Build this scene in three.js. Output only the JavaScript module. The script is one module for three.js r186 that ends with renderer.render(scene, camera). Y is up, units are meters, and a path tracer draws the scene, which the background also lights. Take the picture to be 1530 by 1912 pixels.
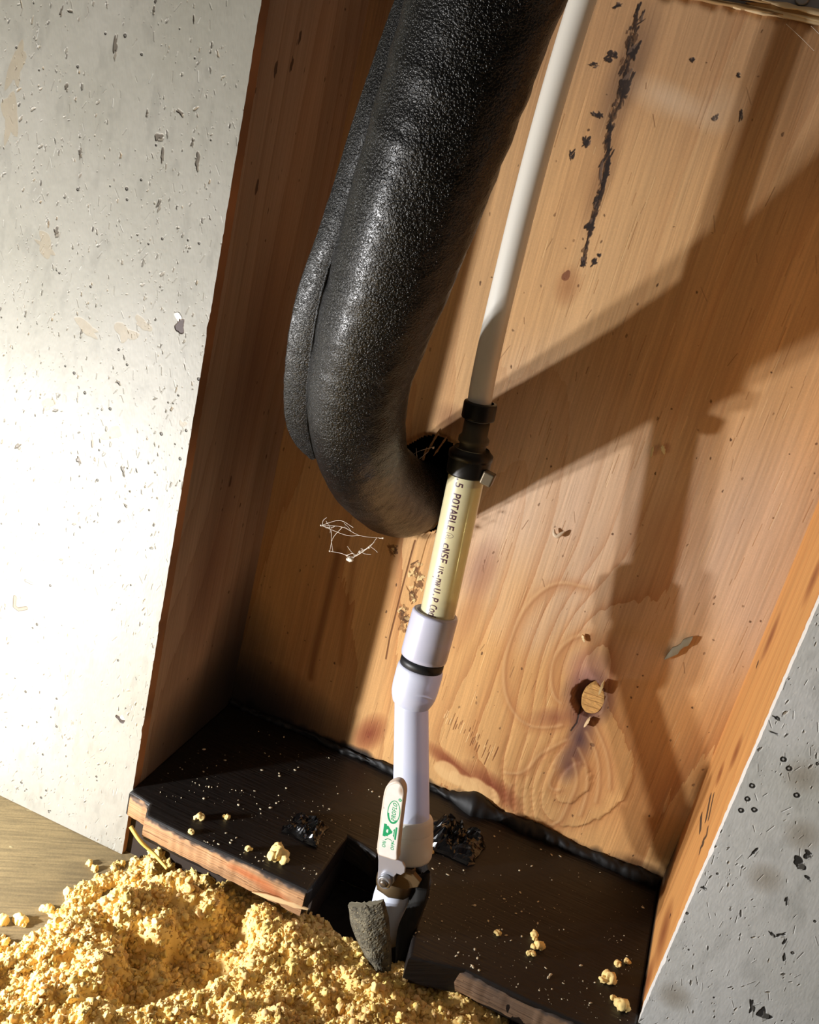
import * as THREE from 'three';
import { mergeGeometries, mergeVertices } from 'three/addons/utils/BufferGeometryUtils.js';
import { RoundedBoxGeometry } from 'three/addons/geometries/RoundedBoxGeometry.js';

// ---------------------------------------------------------------- camera, light, exposure
const scene = new THREE.Scene();
scene.background = new THREE.Color(0x000000);
const renderer = new THREE.WebGLRenderer({ antialias: true });
renderer.shadowMap.enabled = true;
renderer.toneMapping = THREE.LinearToneMapping;
renderer.toneMappingExposure = 1.0;
const camera = new THREE.PerspectiveCamera(2 * Math.atan(956 / 1811.38) * 180 / Math.PI, 1530 / 1912, 0.02, 20);
{
  // a phone held a hand's breadth above knee height, rolled to one side, looking down into the stud bay
  const right = new THREE.Vector3(0.91553, 0.23127, -0.32911), up = new THREE.Vector3(-0.32405, 0.90880, -0.26281), back = new THREE.Vector3(0.23831, 0.34726, 0.90698);
  camera.position.set(0.27934, 0.46106, 0.51551);
  camera.quaternion.setFromRotationMatrix(new THREE.Matrix4().makeBasis(right, up, back));
}
// two small work lamps on the floor to the left, one behind the other
const LAMPS = [[-0.208, 0.066, 0.270, 0.80], [-0.300, 0.070, 0.385, 1.02]];
for (const [x, y, z, power] of LAMPS) {
  const l = new THREE.PointLight(new THREE.Color().setRGB(0.985, 0.985, 1), power, 0, 2);
  l.name = 'work_lamp_light'; l.position.set(x, y, z); l.castShadow = true; l.shadow.radius = 0.35; l.shadow.mapSize.set(1024, 1024); scene.add(l);
}

// ---------------------------------------------------------------- sizes of the place (metres): x along the wall, y up, z out of the wall
const W = 0.368, D = 0.129, T = 0.009, FLOOR = -0.06, TOP = 1.0;

// ---------------------------------------------------------------- helpers
let seed = 7;
const rnd = () => { seed = (seed + 0x6d2b79f5) | 0; let t = Math.imul(seed ^ (seed >>> 15), 1 | seed); t = (t + Math.imul(t ^ (t >>> 7), 61 | t)) ^ t; return ((t ^ (t >>> 14)) >>> 0) / 4294967296; };
const R = (a, b) => a + (b - a) * rnd();
const clamp = (v, a = 0, b = 1) => Math.min(b, Math.max(a, v)), mix = (a, b, t) => a + (b - a) * t;
const sstep = (a, b, v) => { const t = clamp((v - a) / (b - a)); return t * t * (3 - 2 * t); };
function hash(x, y) { let h = Math.imul(x, 374761393) ^ Math.imul(y, 668265263); h = Math.imul(h ^ (h >>> 13), 1274126177); return ((h ^ (h >>> 16)) >>> 0) / 4294967296; }
function vn(x, y) {
  const xi = Math.floor(x), yi = Math.floor(y); let fx = x - xi, fy = y - yi; fx = fx * fx * (3 - 2 * fx); fy = fy * fy * (3 - 2 * fy);
  const a = hash(xi, yi), b = hash(xi + 1, yi), c = hash(xi, yi + 1), d = hash(xi + 1, yi + 1);
  return a + (b - a) * fx + (c - a) * fy + (a - b - c + d) * fx * fy;
}
const fbm = (x, y, o = 3) => { let s = 0, a = 0.5, n = 0; for (let i = 0; i < o; i++) { s += a * vn(x, y); n += a; a *= 0.5; x = x * 2.03 + 17.1; y = y * 2.03 + 9.7; } return s / n; };
const names = {};
const numbered = (n) => { const k = names[n] = (names[n] ?? -1) + 1; return k ? n + '_' + String(k).padStart(3, '0') : n; };
function mesh(name, geo, mat, parent = scene, data) {
  const m = new THREE.Mesh(geo, mat); m.name = parent === scene ? numbered(name) : name; m.castShadow = m.receiveShadow = true;
  if (data) Object.assign(m.userData, data); parent.add(m); return m;
}
function thing(name, label, category, pos = [0, 0, 0], group) {
  const g = new THREE.Group(); g.name = numbered(name); g.position.set(...pos); g.userData = { label, category }; if (group) g.userData.group = group; scene.add(g); return g;
}
const structure = { kind: 'structure' };
const std = (o) => new THREE.MeshStandardMaterial(o), phys = (o) => new THREE.MeshPhysicalMaterial(o);
const V = (x, y, z) => new THREE.Vector3(x, y, z);
function box(x0, x1, y0, y1, z0, z1, sx = 1, sy = 1, sz = 1) { const g = new THREE.BoxGeometry(x1 - x0, y1 - y0, z1 - z0, sx, sy, sz); g.translate((x0 + x1) / 2, (y0 + y1) / 2, (z0 + z1) / 2); return g; }

// a pair of canvases (colour, height) covering a patch of a surface in metres
class Sheet {
  constructor(u0, u1, v0, v1, w, h) {
    Object.assign(this, { u0, u1, v0, v1, w, h });
    this.c = document.createElement('canvas'); this.c.width = w; this.c.height = h; this.x = this.c.getContext('2d');
    this.b = document.createElement('canvas'); this.b.width = w; this.b.height = h; this.y = this.b.getContext('2d');
    this.s = h / (v1 - v0); this.su = w / (u1 - u0);
  }
  fill(f) {                                                    // f(u, v, out) sets out = [r, g, b, height], all 0..255
    const a = this.x.createImageData(this.w, this.h), b = this.y.createImageData(this.w, this.h), o = [0, 0, 0, 128];
    for (let j = 0, k = 0; j < this.h; j++) for (let i = 0; i < this.w; i++, k += 4) {
      f(this.u0 + (i + 0.5) / this.su, this.v1 - (j + 0.5) / this.s, o);
      a.data[k] = o[0]; a.data[k + 1] = o[1]; a.data[k + 2] = o[2]; a.data[k + 3] = 255; b.data[k] = b.data[k + 1] = b.data[k + 2] = o[3]; b.data[k + 3] = 255;
    }
    this.x.putImageData(a, 0, 0); this.y.putImageData(b, 0, 0);
  }
  P(u, v) { return [(u - this.u0) * this.su, (this.v1 - v) * this.s]; }
  blob(u, v, ru, rv, turn, color, alpha, dip = 0, rough = 0.35) {   // an irregular patch; dip < 0 digs
    const [px, py] = this.P(u, v), n = 11, c = Math.cos(turn), s = Math.sin(turn), rr = [];
    for (let i = 0; i < n; i++) rr.push(1 + R(-rough, rough));
    for (const [g, col, al] of [[this.x, color, alpha], [this.y, dip < 0 ? '#000' : '#fff', Math.abs(dip)]]) {
      if (!al) continue; g.globalAlpha = al; g.fillStyle = col; g.beginPath();
      for (let i = 0; i <= n; i++) {
        const a = i / n * 2 * Math.PI, q = rr[i % n], ex = Math.cos(a) * ru * this.su * q, ey = Math.sin(a) * rv * this.s * q, X = px + ex * c - ey * s, Y = py + ex * s + ey * c;
        const a2 = (i - 0.5) / n * 2 * Math.PI, q2 = (rr[(i + n - 1) % n] + q) / 2 * 1.08, fx = Math.cos(a2) * ru * this.su * q2, fy = Math.sin(a2) * rv * this.s * q2;
        i ? g.quadraticCurveTo(px + fx * c - fy * s, py + fx * s + fy * c, X, Y) : g.moveTo(X, Y);
      }
      g.fill(); g.globalAlpha = 1;
    }
  }
  soft(u, v, ru, rv, turn, rgb, alpha) {
    const [px, py] = this.P(u, v), g = this.x; g.save(); g.translate(px, py); g.rotate(turn); g.scale(ru * this.su, rv * this.s);
    const q = g.createRadialGradient(0, 0, 0, 0, 0, 1); q.addColorStop(0, `rgba(${rgb},${alpha})`); q.addColorStop(0.5, `rgba(${rgb},${alpha * 0.6})`); q.addColorStop(1, `rgba(${rgb},0)`);
    g.fillStyle = q; g.fillRect(-1, -1, 2, 2); g.restore();
  }
  line(pts, width, color, alpha, dip = 0, jag = 0, smooth = false) {              // pts: flat list u, v, ...; width in metres
    for (const [g, col, al] of [[this.x, color, alpha], [this.y, dip < 0 ? '#000' : '#fff', Math.abs(dip)]]) {
      if (!al) continue; g.globalAlpha = al; g.strokeStyle = col; g.lineCap = g.lineJoin = 'round'; g.lineWidth = Math.max(0.6, width * this.s);
      g.beginPath(); let px = 0, py = 0; for (let i = 0; i < pts.length; i += 2) { const [X, Y] = this.P(pts[i] + (jag && hash(i, 3) - 0.5) * jag, pts[i + 1]); if (!i) g.moveTo(X, Y); else if (smooth) g.quadraticCurveTo(px, py, (px + X) / 2, (py + Y) / 2); else g.lineTo(X, Y); px = X; py = Y; } g.stroke(); g.globalAlpha = 1;
    }
  }
  tex(which, wrap = THREE.MirroredRepeatWrapping) {
    const t = new THREE.CanvasTexture(which); t.wrapS = t.wrapT = wrap; t.magFilter = THREE.LinearFilter; if (which === this.c) t.colorSpace = THREE.SRGBColorSpace; return t;
  }
  material(opt, bump) { return phys({ map: this.tex(this.c), bumpMap: this.tex(this.b), bumpScale: bump, ...opt }); }
  uv(g, fu, fv) {                                               // uv from positions
    const p = g.attributes.position, a = new Float32Array(p.count * 2);
    for (let i = 0; i < p.count; i++) { const x = p.getX(i), y = p.getY(i), z = p.getZ(i); a[2 * i] = (fu(x, y, z) - this.u0) / (this.u1 - this.u0); a[2 * i + 1] = (fv(x, y, z) - this.v0) / (this.v1 - this.v0); }
    g.setAttribute('uv', new THREE.BufferAttribute(a, 2)); return g;
  }
}
const inside = (pts, x, y) => { let c = false; for (let i = 0, j = pts.length - 2; i < pts.length; j = i, i += 2) if ((pts[i + 1] > y) !== (pts[j + 1] > y) && x < (pts[j] - pts[i]) * (y - pts[i + 1]) / (pts[j + 1] - pts[i + 1]) + pts[i]) c = !c; return c; };
// a closed ring swept along stations: rings[k] is a list of Vector3; caps optional
function skin(rings, closed = true, cap = true, uvs) {
  const n = rings[0].length, pos = [], uv = [], idx = [];
  rings.forEach((r, k) => { for (let i = 0; i <= n; i++) { const p = r[i % n]; pos.push(p.x, p.y, p.z); const q = uvs ? uvs(k, i) : [i / n, k / (rings.length - 1)]; uv.push(q[0], q[1]); } });
  const m = n + 1;
  for (let k = 0; k < rings.length - 1; k++) for (let i = 0; i < n; i++) { const a = k * m + i, b = a + 1, c = a + m, d = c + 1; idx.push(a, b, d, a, d, c); }
  if (cap) for (const k of [0, rings.length - 1]) {
    const c = rings[k].reduce((s, p) => s.add(p), V(0, 0, 0)).multiplyScalar(1 / n), at = pos.length / 3; pos.push(c.x, c.y, c.z); uv.push(0.5, 0.5);
    for (const p of rings[k]) { pos.push(p.x, p.y, p.z); uv.push(0.5, 0.5); }
    for (let i = 0; i < n; i++) { const a = at + 1 + i, b = at + 1 + (i + 1) % n; k ? idx.push(at, a, b) : idx.push(at, b, a); }
  }
  const g = new THREE.BufferGeometry(); g.setAttribute('position', new THREE.Float32BufferAttribute(pos, 3)); g.setAttribute('uv', new THREE.Float32BufferAttribute(uv, 2)); g.setIndex(idx); g.computeVertexNormals(); return g;
}
function sweep(points, radius, n = 28, steps = 80, wobble) {
  const curve = new THREE.CatmullRomCurve3(points, false, 'centripetal'), fr = curve.computeFrenetFrames(steps), rings = [], len = curve.getLength();
  for (let k = 0; k <= steps; k++) {
    const c = curve.getPointAt(k / steps), ring = [];
    for (let i = 0; i < n; i++) { const a = i / n * 2 * Math.PI, r = (typeof radius === 'function' ? radius(k / steps) : radius) + (wobble ? wobble(k / steps, a) : 0); ring.push(c.clone().addScaledVector(fr.normals[k], Math.cos(a) * r).addScaledVector(fr.binormals[k], Math.sin(a) * r)); }
    rings.push(ring);
  }
  const r0 = typeof radius === 'function' ? radius(0.5) : radius;
  return skin(rings, true, true, (k, i) => [i / n * 2 * Math.PI * r0, k / steps * len]);
}
// a lathe standing between two points; profile = [radius, distance from a] pairs
function turned(a, b, profile, seg = 40) {
  const g = new THREE.LatheGeometry(profile.map(([r, y]) => new THREE.Vector2(r, y)), seg, Math.PI);
  const d = b.clone().sub(a).normalize(), m = new THREE.Matrix4().makeRotationFromQuaternion(new THREE.Quaternion().setFromUnitVectors(V(0, 1, 0), d)).setPosition(a);
  g.applyMatrix4(m); return g;
}
function lump(r, detail, rough, sd) {                              // a crumb: a noisy little rock
  const g = mergeVertices(new THREE.IcosahedronGeometry(r, detail).deleteAttribute('uv').deleteAttribute('normal')), p = g.attributes.position, v = V(0, 0, 0);
  for (let i = 0; i < p.count; i++) { v.fromBufferAttribute(p, i); const k = v.clone().normalize(); v.multiplyScalar(1 + rough * (vn(k.x * 2.2 + sd, k.y * 2.2 + k.z * 3.1 + sd * 3) - 0.5) * 2); p.setXYZ(i, v.x, v.y, v.z); }
  g.computeVertexNormals(); g.setAttribute('uv', new THREE.BufferAttribute(new Float32Array(p.count * 2), 2)); return g;
}

// ================================================================ THE SETTING
// ---- back wall: a sheet of weathered plywood
const HOLE = { x: 0.108, y: 0.232, r: 0.0335 };
const KNOT = [0.2743, 0.1243], KR = [0.0112, 0.0142], KTILT = -0.1;
const plywood = new Sheet(-0.02, 0.40, -0.05, 0.60, 1320, 2043);
const CRACK = [0.1692, 0.5656, 0.1718, 0.5484, 0.1731, 0.5307, 0.175, 0.5142, 0.1723, 0.5012, 0.1749, 0.4876, 0.1789, 0.4724, 0.1792, 0.4594, 0.1793, 0.4479, 0.1796, 0.4329, 0.1812, 0.4138];
const bumps = [[0.2614, 0.1479, 0.030, 0.062, 2.7], [0.2715, 0.0385, 0.026, 0.045, 2.6], [0.2938, 0.0689, 0.028, 0.055, 1.5], [0.1775, 0.2199, 0.022, 0.12, -1.2], [0.2934, 0.3013, 0.05, 0.2, 1.3], [0.1825, 0.4797, 0.06, 0.18, 1.2], [0.206, 0.0067, 0.035, 0.025, -1.9]];
function rings(x, y) {
  let p = x * 26 + 1.5 * (fbm(x * 9 + 3, y * 2.2 + 5, 2) - 0.5) * 2;
  for (const [bx, by, sx, sy, a] of bumps) { const dx = (x - bx) / sx, dy = (y - by) / sy; p += a * Math.exp(-dx * dx - dy * dy); }
  return p + 0.12 * vn(x * 260, y * 26) + 0.05 * vn(x * 800, y * 60);
}
const knotAt = (x, y) => { const dx = x - KNOT[0], dy = y - KNOT[1], c = Math.cos(KTILT), s = Math.sin(KTILT); return Math.hypot((dx * c - dy * s) / KR[0], (dx * s + dy * c) / KR[1]); };
plywood.fill((x, y, o) => {
  const p = rings(x, y), f = p - Math.floor(p), wood = 0.35 + 0.65 * sstep(0.32, 0.14, y), late = (Math.pow(f, 5) * 0.75 + 0.22 * Math.pow(f, 2)) * wood * (0.45 + 0.75 * vn(x * 18 + 2, y * 5));
  const fib = vn(x * 1400, y * 34), fib2 = vn(x * 520, y * 11), broad = fbm(x * 26, y * 3.2, 3);
  let r = mix(240, 218, broad), g = mix(194, 168, broad), b = mix(138, 112, broad);
  const low = sstep(0.24, 0.12, y + 0.05 * (fbm(x * 40, y * 20, 2) - 0.5));        // the foot of the sheet is fresher and more orange
  r = mix(r, 236, low * 0.7); g = mix(g, 178, low * 0.7); b = mix(b, 108, low * 0.7);
  const bleach = sstep(0.40, 0.30, y + 0.03 * broad) * (1 - low) * (0.4 + 0.6 * fbm(x * 30 + 9, y * 6, 3)) * sstep(0.13, 0.16, x);
  r = mix(r, 232, bleach); g = mix(g, 200, bleach); b = mix(b, 172, bleach);
  const k = late * 0.55; r = mix(r, 168, k); g = mix(g, 98, k); b = mix(b, 48, k);
  const s = 1 - 0.09 * fib - 0.05 * fib2; const n = 1 - 0.05 * vn(x * 2600, y * 2000);
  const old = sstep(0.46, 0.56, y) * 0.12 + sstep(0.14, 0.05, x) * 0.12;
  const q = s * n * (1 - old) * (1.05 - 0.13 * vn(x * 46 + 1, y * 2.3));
  o[0] = r * q; o[1] = g * q * (1 - old * 0.15); o[2] = b * q; o[3] = 128 + 34 * (fib - 0.5) + 22 * (fib2 - 0.5) - 26 * Math.pow(f, 4) * wood;
});
{
  const P = plywood;
  // fibres torn up along the grain
  for (let i = 0; i < 420; i++) { const u = R(0.12, 0.37), v = R(0.02, 0.56), l = R(0.003, 0.02); P.line([u, v, u - l * 0.04, v - l], R(0.0002, 0.0006), rnd() < 0.5 ? '#f0d29c' : '#7a4a22', R(0.15, 0.4), rnd() < 0.5 ? 0.3 : -0.5); }
  for (let i = 0; i < 240; i++) { const [u, v] = [R(0, 0.37), R(0, 0.57)]; P.blob(u, v, R(0.0002, 0.0008), R(0.0003, 0.0014), R(-0.4, 0.4), '#3c2412', R(0.3, 0.8), -0.5); }
  // the long rotten crack with its pockets
  P.soft(0.174, 0.5278, 0.014, 0.05, 0.1, '70,50,38', 0.55); P.soft(0.1773, 0.4688, 0.009, 0.04, 0.05, '92,58,34', 0.45);
  P.line(CRACK, 0.0010, '#20140d', 0.95, -1, 0.0014); P.line(CRACK.slice(8, 18), 0.0018, '#1d120c', 0.9, -1, 0.002); P.line(CRACK.slice(0, 8), 0.0012, '#3a2c24', 0.7, -1, 0.002);
  for (let i = 0; i < 260; i++) { const k = rnd() * (CRACK.length / 2 - 1.01), n = Math.floor(k), t = k - n, w = n < 4 ? 0.0034 : 0.0018, u = mix(CRACK[2 * n], CRACK[2 * n + 2], t) + R(-w, w) * R(0.3, 1), v = mix(CRACK[2 * n + 1], CRACK[2 * n + 3], t); P.blob(u, v, R(0.0003, 0.0012), R(0.0006, 0.0032), R(-0.3, 0.5), ['#1f120a', '#35200f', '#5c4026', '#1f120a'][i % 4], R(0.5, 0.95), -R(0.4, 1), 0.6); }
  for (const [u, v, a, b, t] of [[0.1618, 0.5369, 0.0036, 0.0044, 0.4], [0.1519, 0.5295, 0.0042, 0.0012, -0.3], [0.1742, 0.5429, 0.0034, 0.0062, 0.1], [0.1756, 0.5251, 0.0042, 0.0066, 0], [0.1627, 0.5013, 0.0052, 0.0026, 0.5], [0.1622, 0.4873, 0.0028, 0.005, 0.2], [0.1545, 0.4781, 0.0018, 0.004, 0], [0.1774, 0.4785, 0.0027, 0.010, 0], [0.178, 0.4552, 0.0022, 0.005, 0.1], [0.1788, 0.4401, 0.0028, 0.005, 0.2], [0.1802, 0.4159, 0.0024, 0.003, 0.3], [0.1878, 0.4179, 0.0012, 0.0036, 0.3], [0.1899, 0.4226, 0.0016, 0.0022, 0], [0.2092, 0.5433, 0.0017, 0.0018, 0], [0.238, 0.5408, 0.0019, 0.0014, 0.4], [0.2325, 0.5164, 0.0017, 0.0026, 0], [0.2465, 0.5203, 0.0016, 0.004, 0], [0.1562, 0.5632, 0.004, 0.0016, -0.6], [0.1728, 0.5575, 0.0012, 0.006, 0.3]])
    for (let i = 0; i < 5; i++) P.blob(u + R(-0.7, 0.7) * a, v + R(-0.7, 0.7) * b, a * R(0.25, 0.6), b * R(0.25, 0.6), t + R(-0.5, 0.5), i === 2 ? '#5d4a3c' : '#21150e', 0.9, -0.9, 0.6);
  // small dark knot above, ring marks
  P.blob(0.1726, 0.4052, 0.0026, 0.0036, 0.2, '#6b3d28', 0.8, -0.2, 0.2); P.soft(0.1756, 0.399, 0.010, 0.016, 0, '140,84,44', 0.5);
  P.soft(0.1979, 0.5206, 0.026, 0.012, 0.15, '222,204,184', 0.35); P.soft(0.2171, 0.5171, 0.028, 0.010, 0.3, '222,204,184', 0.25); P.soft(0.2332, 0.522, 0.02, 0.016, 0, '200,186,170', 0.25);
  // the big open knot and the dark resin trailing from it
  P.soft(KNOT[0], KNOT[1], 0.022, 0.026, 0, '70,40,46', 0.95); P.soft(KNOT[0] + 0.004, KNOT[1] - 0.034, 0.012, 0.036, -0.05, '74,48,50', 0.95); P.soft(KNOT[0] + 0.002, KNOT[1] - 0.058, 0.012, 0.02, 0, '96,62,56', 0.7);
  P.soft(KNOT[0] - 0.006, KNOT[1] + 0.02, 0.02, 0.022, 0.5, '150,104,110', 0.5); P.soft(0.2574, 0.1, 0.024, 0.010, -0.5, '120,62,40', 0.6);
  P.line([KNOT[0] - 0.003, KNOT[1] - 0.012, KNOT[0] - 0.002, KNOT[1] - 0.022, KNOT[0] - 0.004, KNOT[1] - 0.03], 0.0011, '#2a1c18', 0.9, -0.8);
  P.blob(0.2881, 0.0898, 0.0016, 0.0014, 0, '#2a120a', 0.95, -0.8, 0.2);
  const ringLines = [[0.2499, 0.2046, 0.227, 0.2022, 0.2122, 0.1768, 0.2086, 0.1463, 0.2107, 0.1195, 0.2209, 0.0956, 0.2396, 0.0824, 0.2602, 0.0908, 0.2689, 0.1005], [0.2618, 0.1726, 0.2502, 0.1647, 0.2427, 0.1468, 0.2452, 0.1273, 0.2537, 0.1125, 0.2654, 0.112],
    [0.2711, 0.0849, 0.2551, 0.0653, 0.2514, 0.0488, 0.2432, 0.0399, 0.2285, 0.0379], [0.2847, 0.1076, 0.2993, 0.0907, 0.309, 0.0713, 0.3143, 0.0495], [0.2829, 0.0974, 0.2952, 0.0841, 0.3045, 0.0595, 0.3068, 0.0308], [0.2814, 0.0824, 0.2927, 0.0684, 0.2992, 0.042, 0.2974, 0.016], [0.2803, 0.0723, 0.2888, 0.0568, 0.2878, 0.0339, 0.2857, 0.0126, 0.2692, 0.0027, 0.2509, 0.0054, 0.2425, 0.0193, 0.2426, 0.0421], [0.2701, 0.0577, 0.2685, 0.0431, 0.2755, 0.0395, 0.2821, 0.0486]];
  for (const l of ringLines) { P.x.filter = 'blur(9px)'; P.line(l, 0.0064, '#a4683a', 0.5, 0, 0, true); P.x.filter = 'blur(2px)'; P.line(l, 0.0012, '#84502a', 0.45, 0, 0.0008, true); P.line(l.map((q, i) => i % 2 ? q + 0.0004 : q - 0.0022), 0.0020, '#e9c592', 0.35, 0, 0.0008, true); P.x.filter = 'none'; P.y.filter = 'blur(3px)'; P.y.globalAlpha = 1; { const c = P.x; P.x = { set globalAlpha(v) {}, set strokeStyle(v) {}, set lineCap(v) {}, set lineJoin(v) {}, set lineWidth(v) {}, beginPath() {}, moveTo() {}, lineTo() {}, quadraticCurveTo() {}, stroke() {} }; P.line(l, 0.0012, '#000', 1, -0.35, 0.0006, true); P.x = c; } P.y.filter = 'none'; }
  // reddish bark strip and torn ply along the foot
  for (const [u, v, a, b] of [[0.1913, 0.0279, 0.026, 0.007], [0.2284, 0.0227, 0.03, 0.010], [0.123, 0.0244, 0.012, 0.02], [0.2554, -0.0105, 0.03, 0.006]]) P.soft(u, v, a * 1.1, b * 1.2, 0.35, '120,52,24', 0.9);
  for (const [u, v, q, w] of [[0.1925, 0.0198, 0.012, 0.006], [0.2077, 0.0168, 0.011, 0.007], [0.2235, 0.0162, 0.012, 0.006]]) { P.x.filter = 'blur(2px)'; P.blob(u, v, q, w, 0.3, '#e2b67c', 0.8, 0.25, 0.35); P.x.filter = 'none'; }
  for (let i = 0; i < 34; i++) { const t = rnd(), u = mix(KNOT[0] - 0.10, KNOT[0] - 0.05, t) + R(-0.002, 0.002), v = mix(0.072, 0.054, t) + R(-0.006, 0.004), l = R(0.003, 0.013); P.line([u, v, u - l * 0.08, v - l], R(0.0003, 0.0008), i % 3 ? '#6a3c1c' : '#f0cf98', R(0.35, 0.8), i % 3 ? -0.6 : 0.5); }
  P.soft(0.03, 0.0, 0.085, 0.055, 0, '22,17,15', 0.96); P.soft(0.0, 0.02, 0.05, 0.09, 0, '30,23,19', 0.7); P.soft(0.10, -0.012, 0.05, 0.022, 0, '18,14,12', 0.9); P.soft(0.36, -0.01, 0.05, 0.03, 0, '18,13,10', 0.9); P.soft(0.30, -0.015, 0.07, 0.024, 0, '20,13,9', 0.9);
  P.soft(0.1728, 0.1923, 0.014, 0.03, 0.1, '120,74,60', 0.45); P.soft(0.1748, 0.162, 0.010, 0.05, 0.1, '150,90,50', 0.4); P.soft(0.2823, 0.2583, 0.03, 0.04, 0, '170,120,86', 0.3);
  // chewed veneer left of the pipe
  for (const [u, v] of [[0.1251, 0.1719], [0.1303, 0.1649], [0.1278, 0.1526], [0.1243, 0.135], [0.1284, 0.1274], [0.1045, 0.1843]]) for (let i = 0; i < 16; i++) P.blob(u + R(-0.0036, 0.0036), v + R(-0.006, 0.006), R(0.0006, 0.0020), R(0.0010, 0.0032), R(-0.9, 0.9), ['#4a2c14', '#6d4522', '#e3c78e', '#7d5630'][i % 4], R(0.5, 0.9), i % 4 === 2 ? 0.8 : -0.9, 0.6);
  P.line([0.1194, 0.1942, 0.1187, 0.1536, 0.1193, 0.1118, 0.1203, 0.0931], 0.0012, '#5b3416', 0.8, -0.9, 0.0008); P.line([0.1282, 0.2018, 0.1278, 0.1526], 0.0008, '#704418', 0.6, -0.6);
  P.soft(0.1131, 0.2601, 0.016, 0.02, 0.3, '60,34,26', 0.8); P.soft(0.1261, 0.2887, 0.02, 0.014, 0.3, '92,56,36', 0.5);
  P.x.filter = 'blur(4px)'; P.line([0.0633, 0.1644, 0.0617, 0.1314, 0.0629, 0.1009, 0.0607, 0.068, 0.0656, 0.0347], 0.005, '#5a3014', 0.5, 0, 0.004, true); P.line([0.0768, 0.1649, 0.0815, 0.1012, 0.0875, 0.0443], 0.003, '#6a3a18', 0.4, 0, 0.003, true); P.x.filter = 'none';
  // scratches
  for (let i = 0; i < 40; i++) { const u = R(0.14, 0.36), v = R(0.1, 0.56), a = R(1.1, 2.3), l = R(0.003, 0.012); P.line([u, v, u + Math.cos(a) * l, v + Math.sin(a) * l], 0.0004, '#5c3a20', R(0.3, 0.7), -0.4); }
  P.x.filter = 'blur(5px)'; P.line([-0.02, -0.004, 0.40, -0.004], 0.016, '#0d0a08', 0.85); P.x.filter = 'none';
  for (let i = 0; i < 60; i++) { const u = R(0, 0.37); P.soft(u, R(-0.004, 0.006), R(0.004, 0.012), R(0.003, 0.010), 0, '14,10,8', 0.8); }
}
const plywoodMat = plywood.material({ roughness: 0.85 }, 0.0007);
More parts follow.
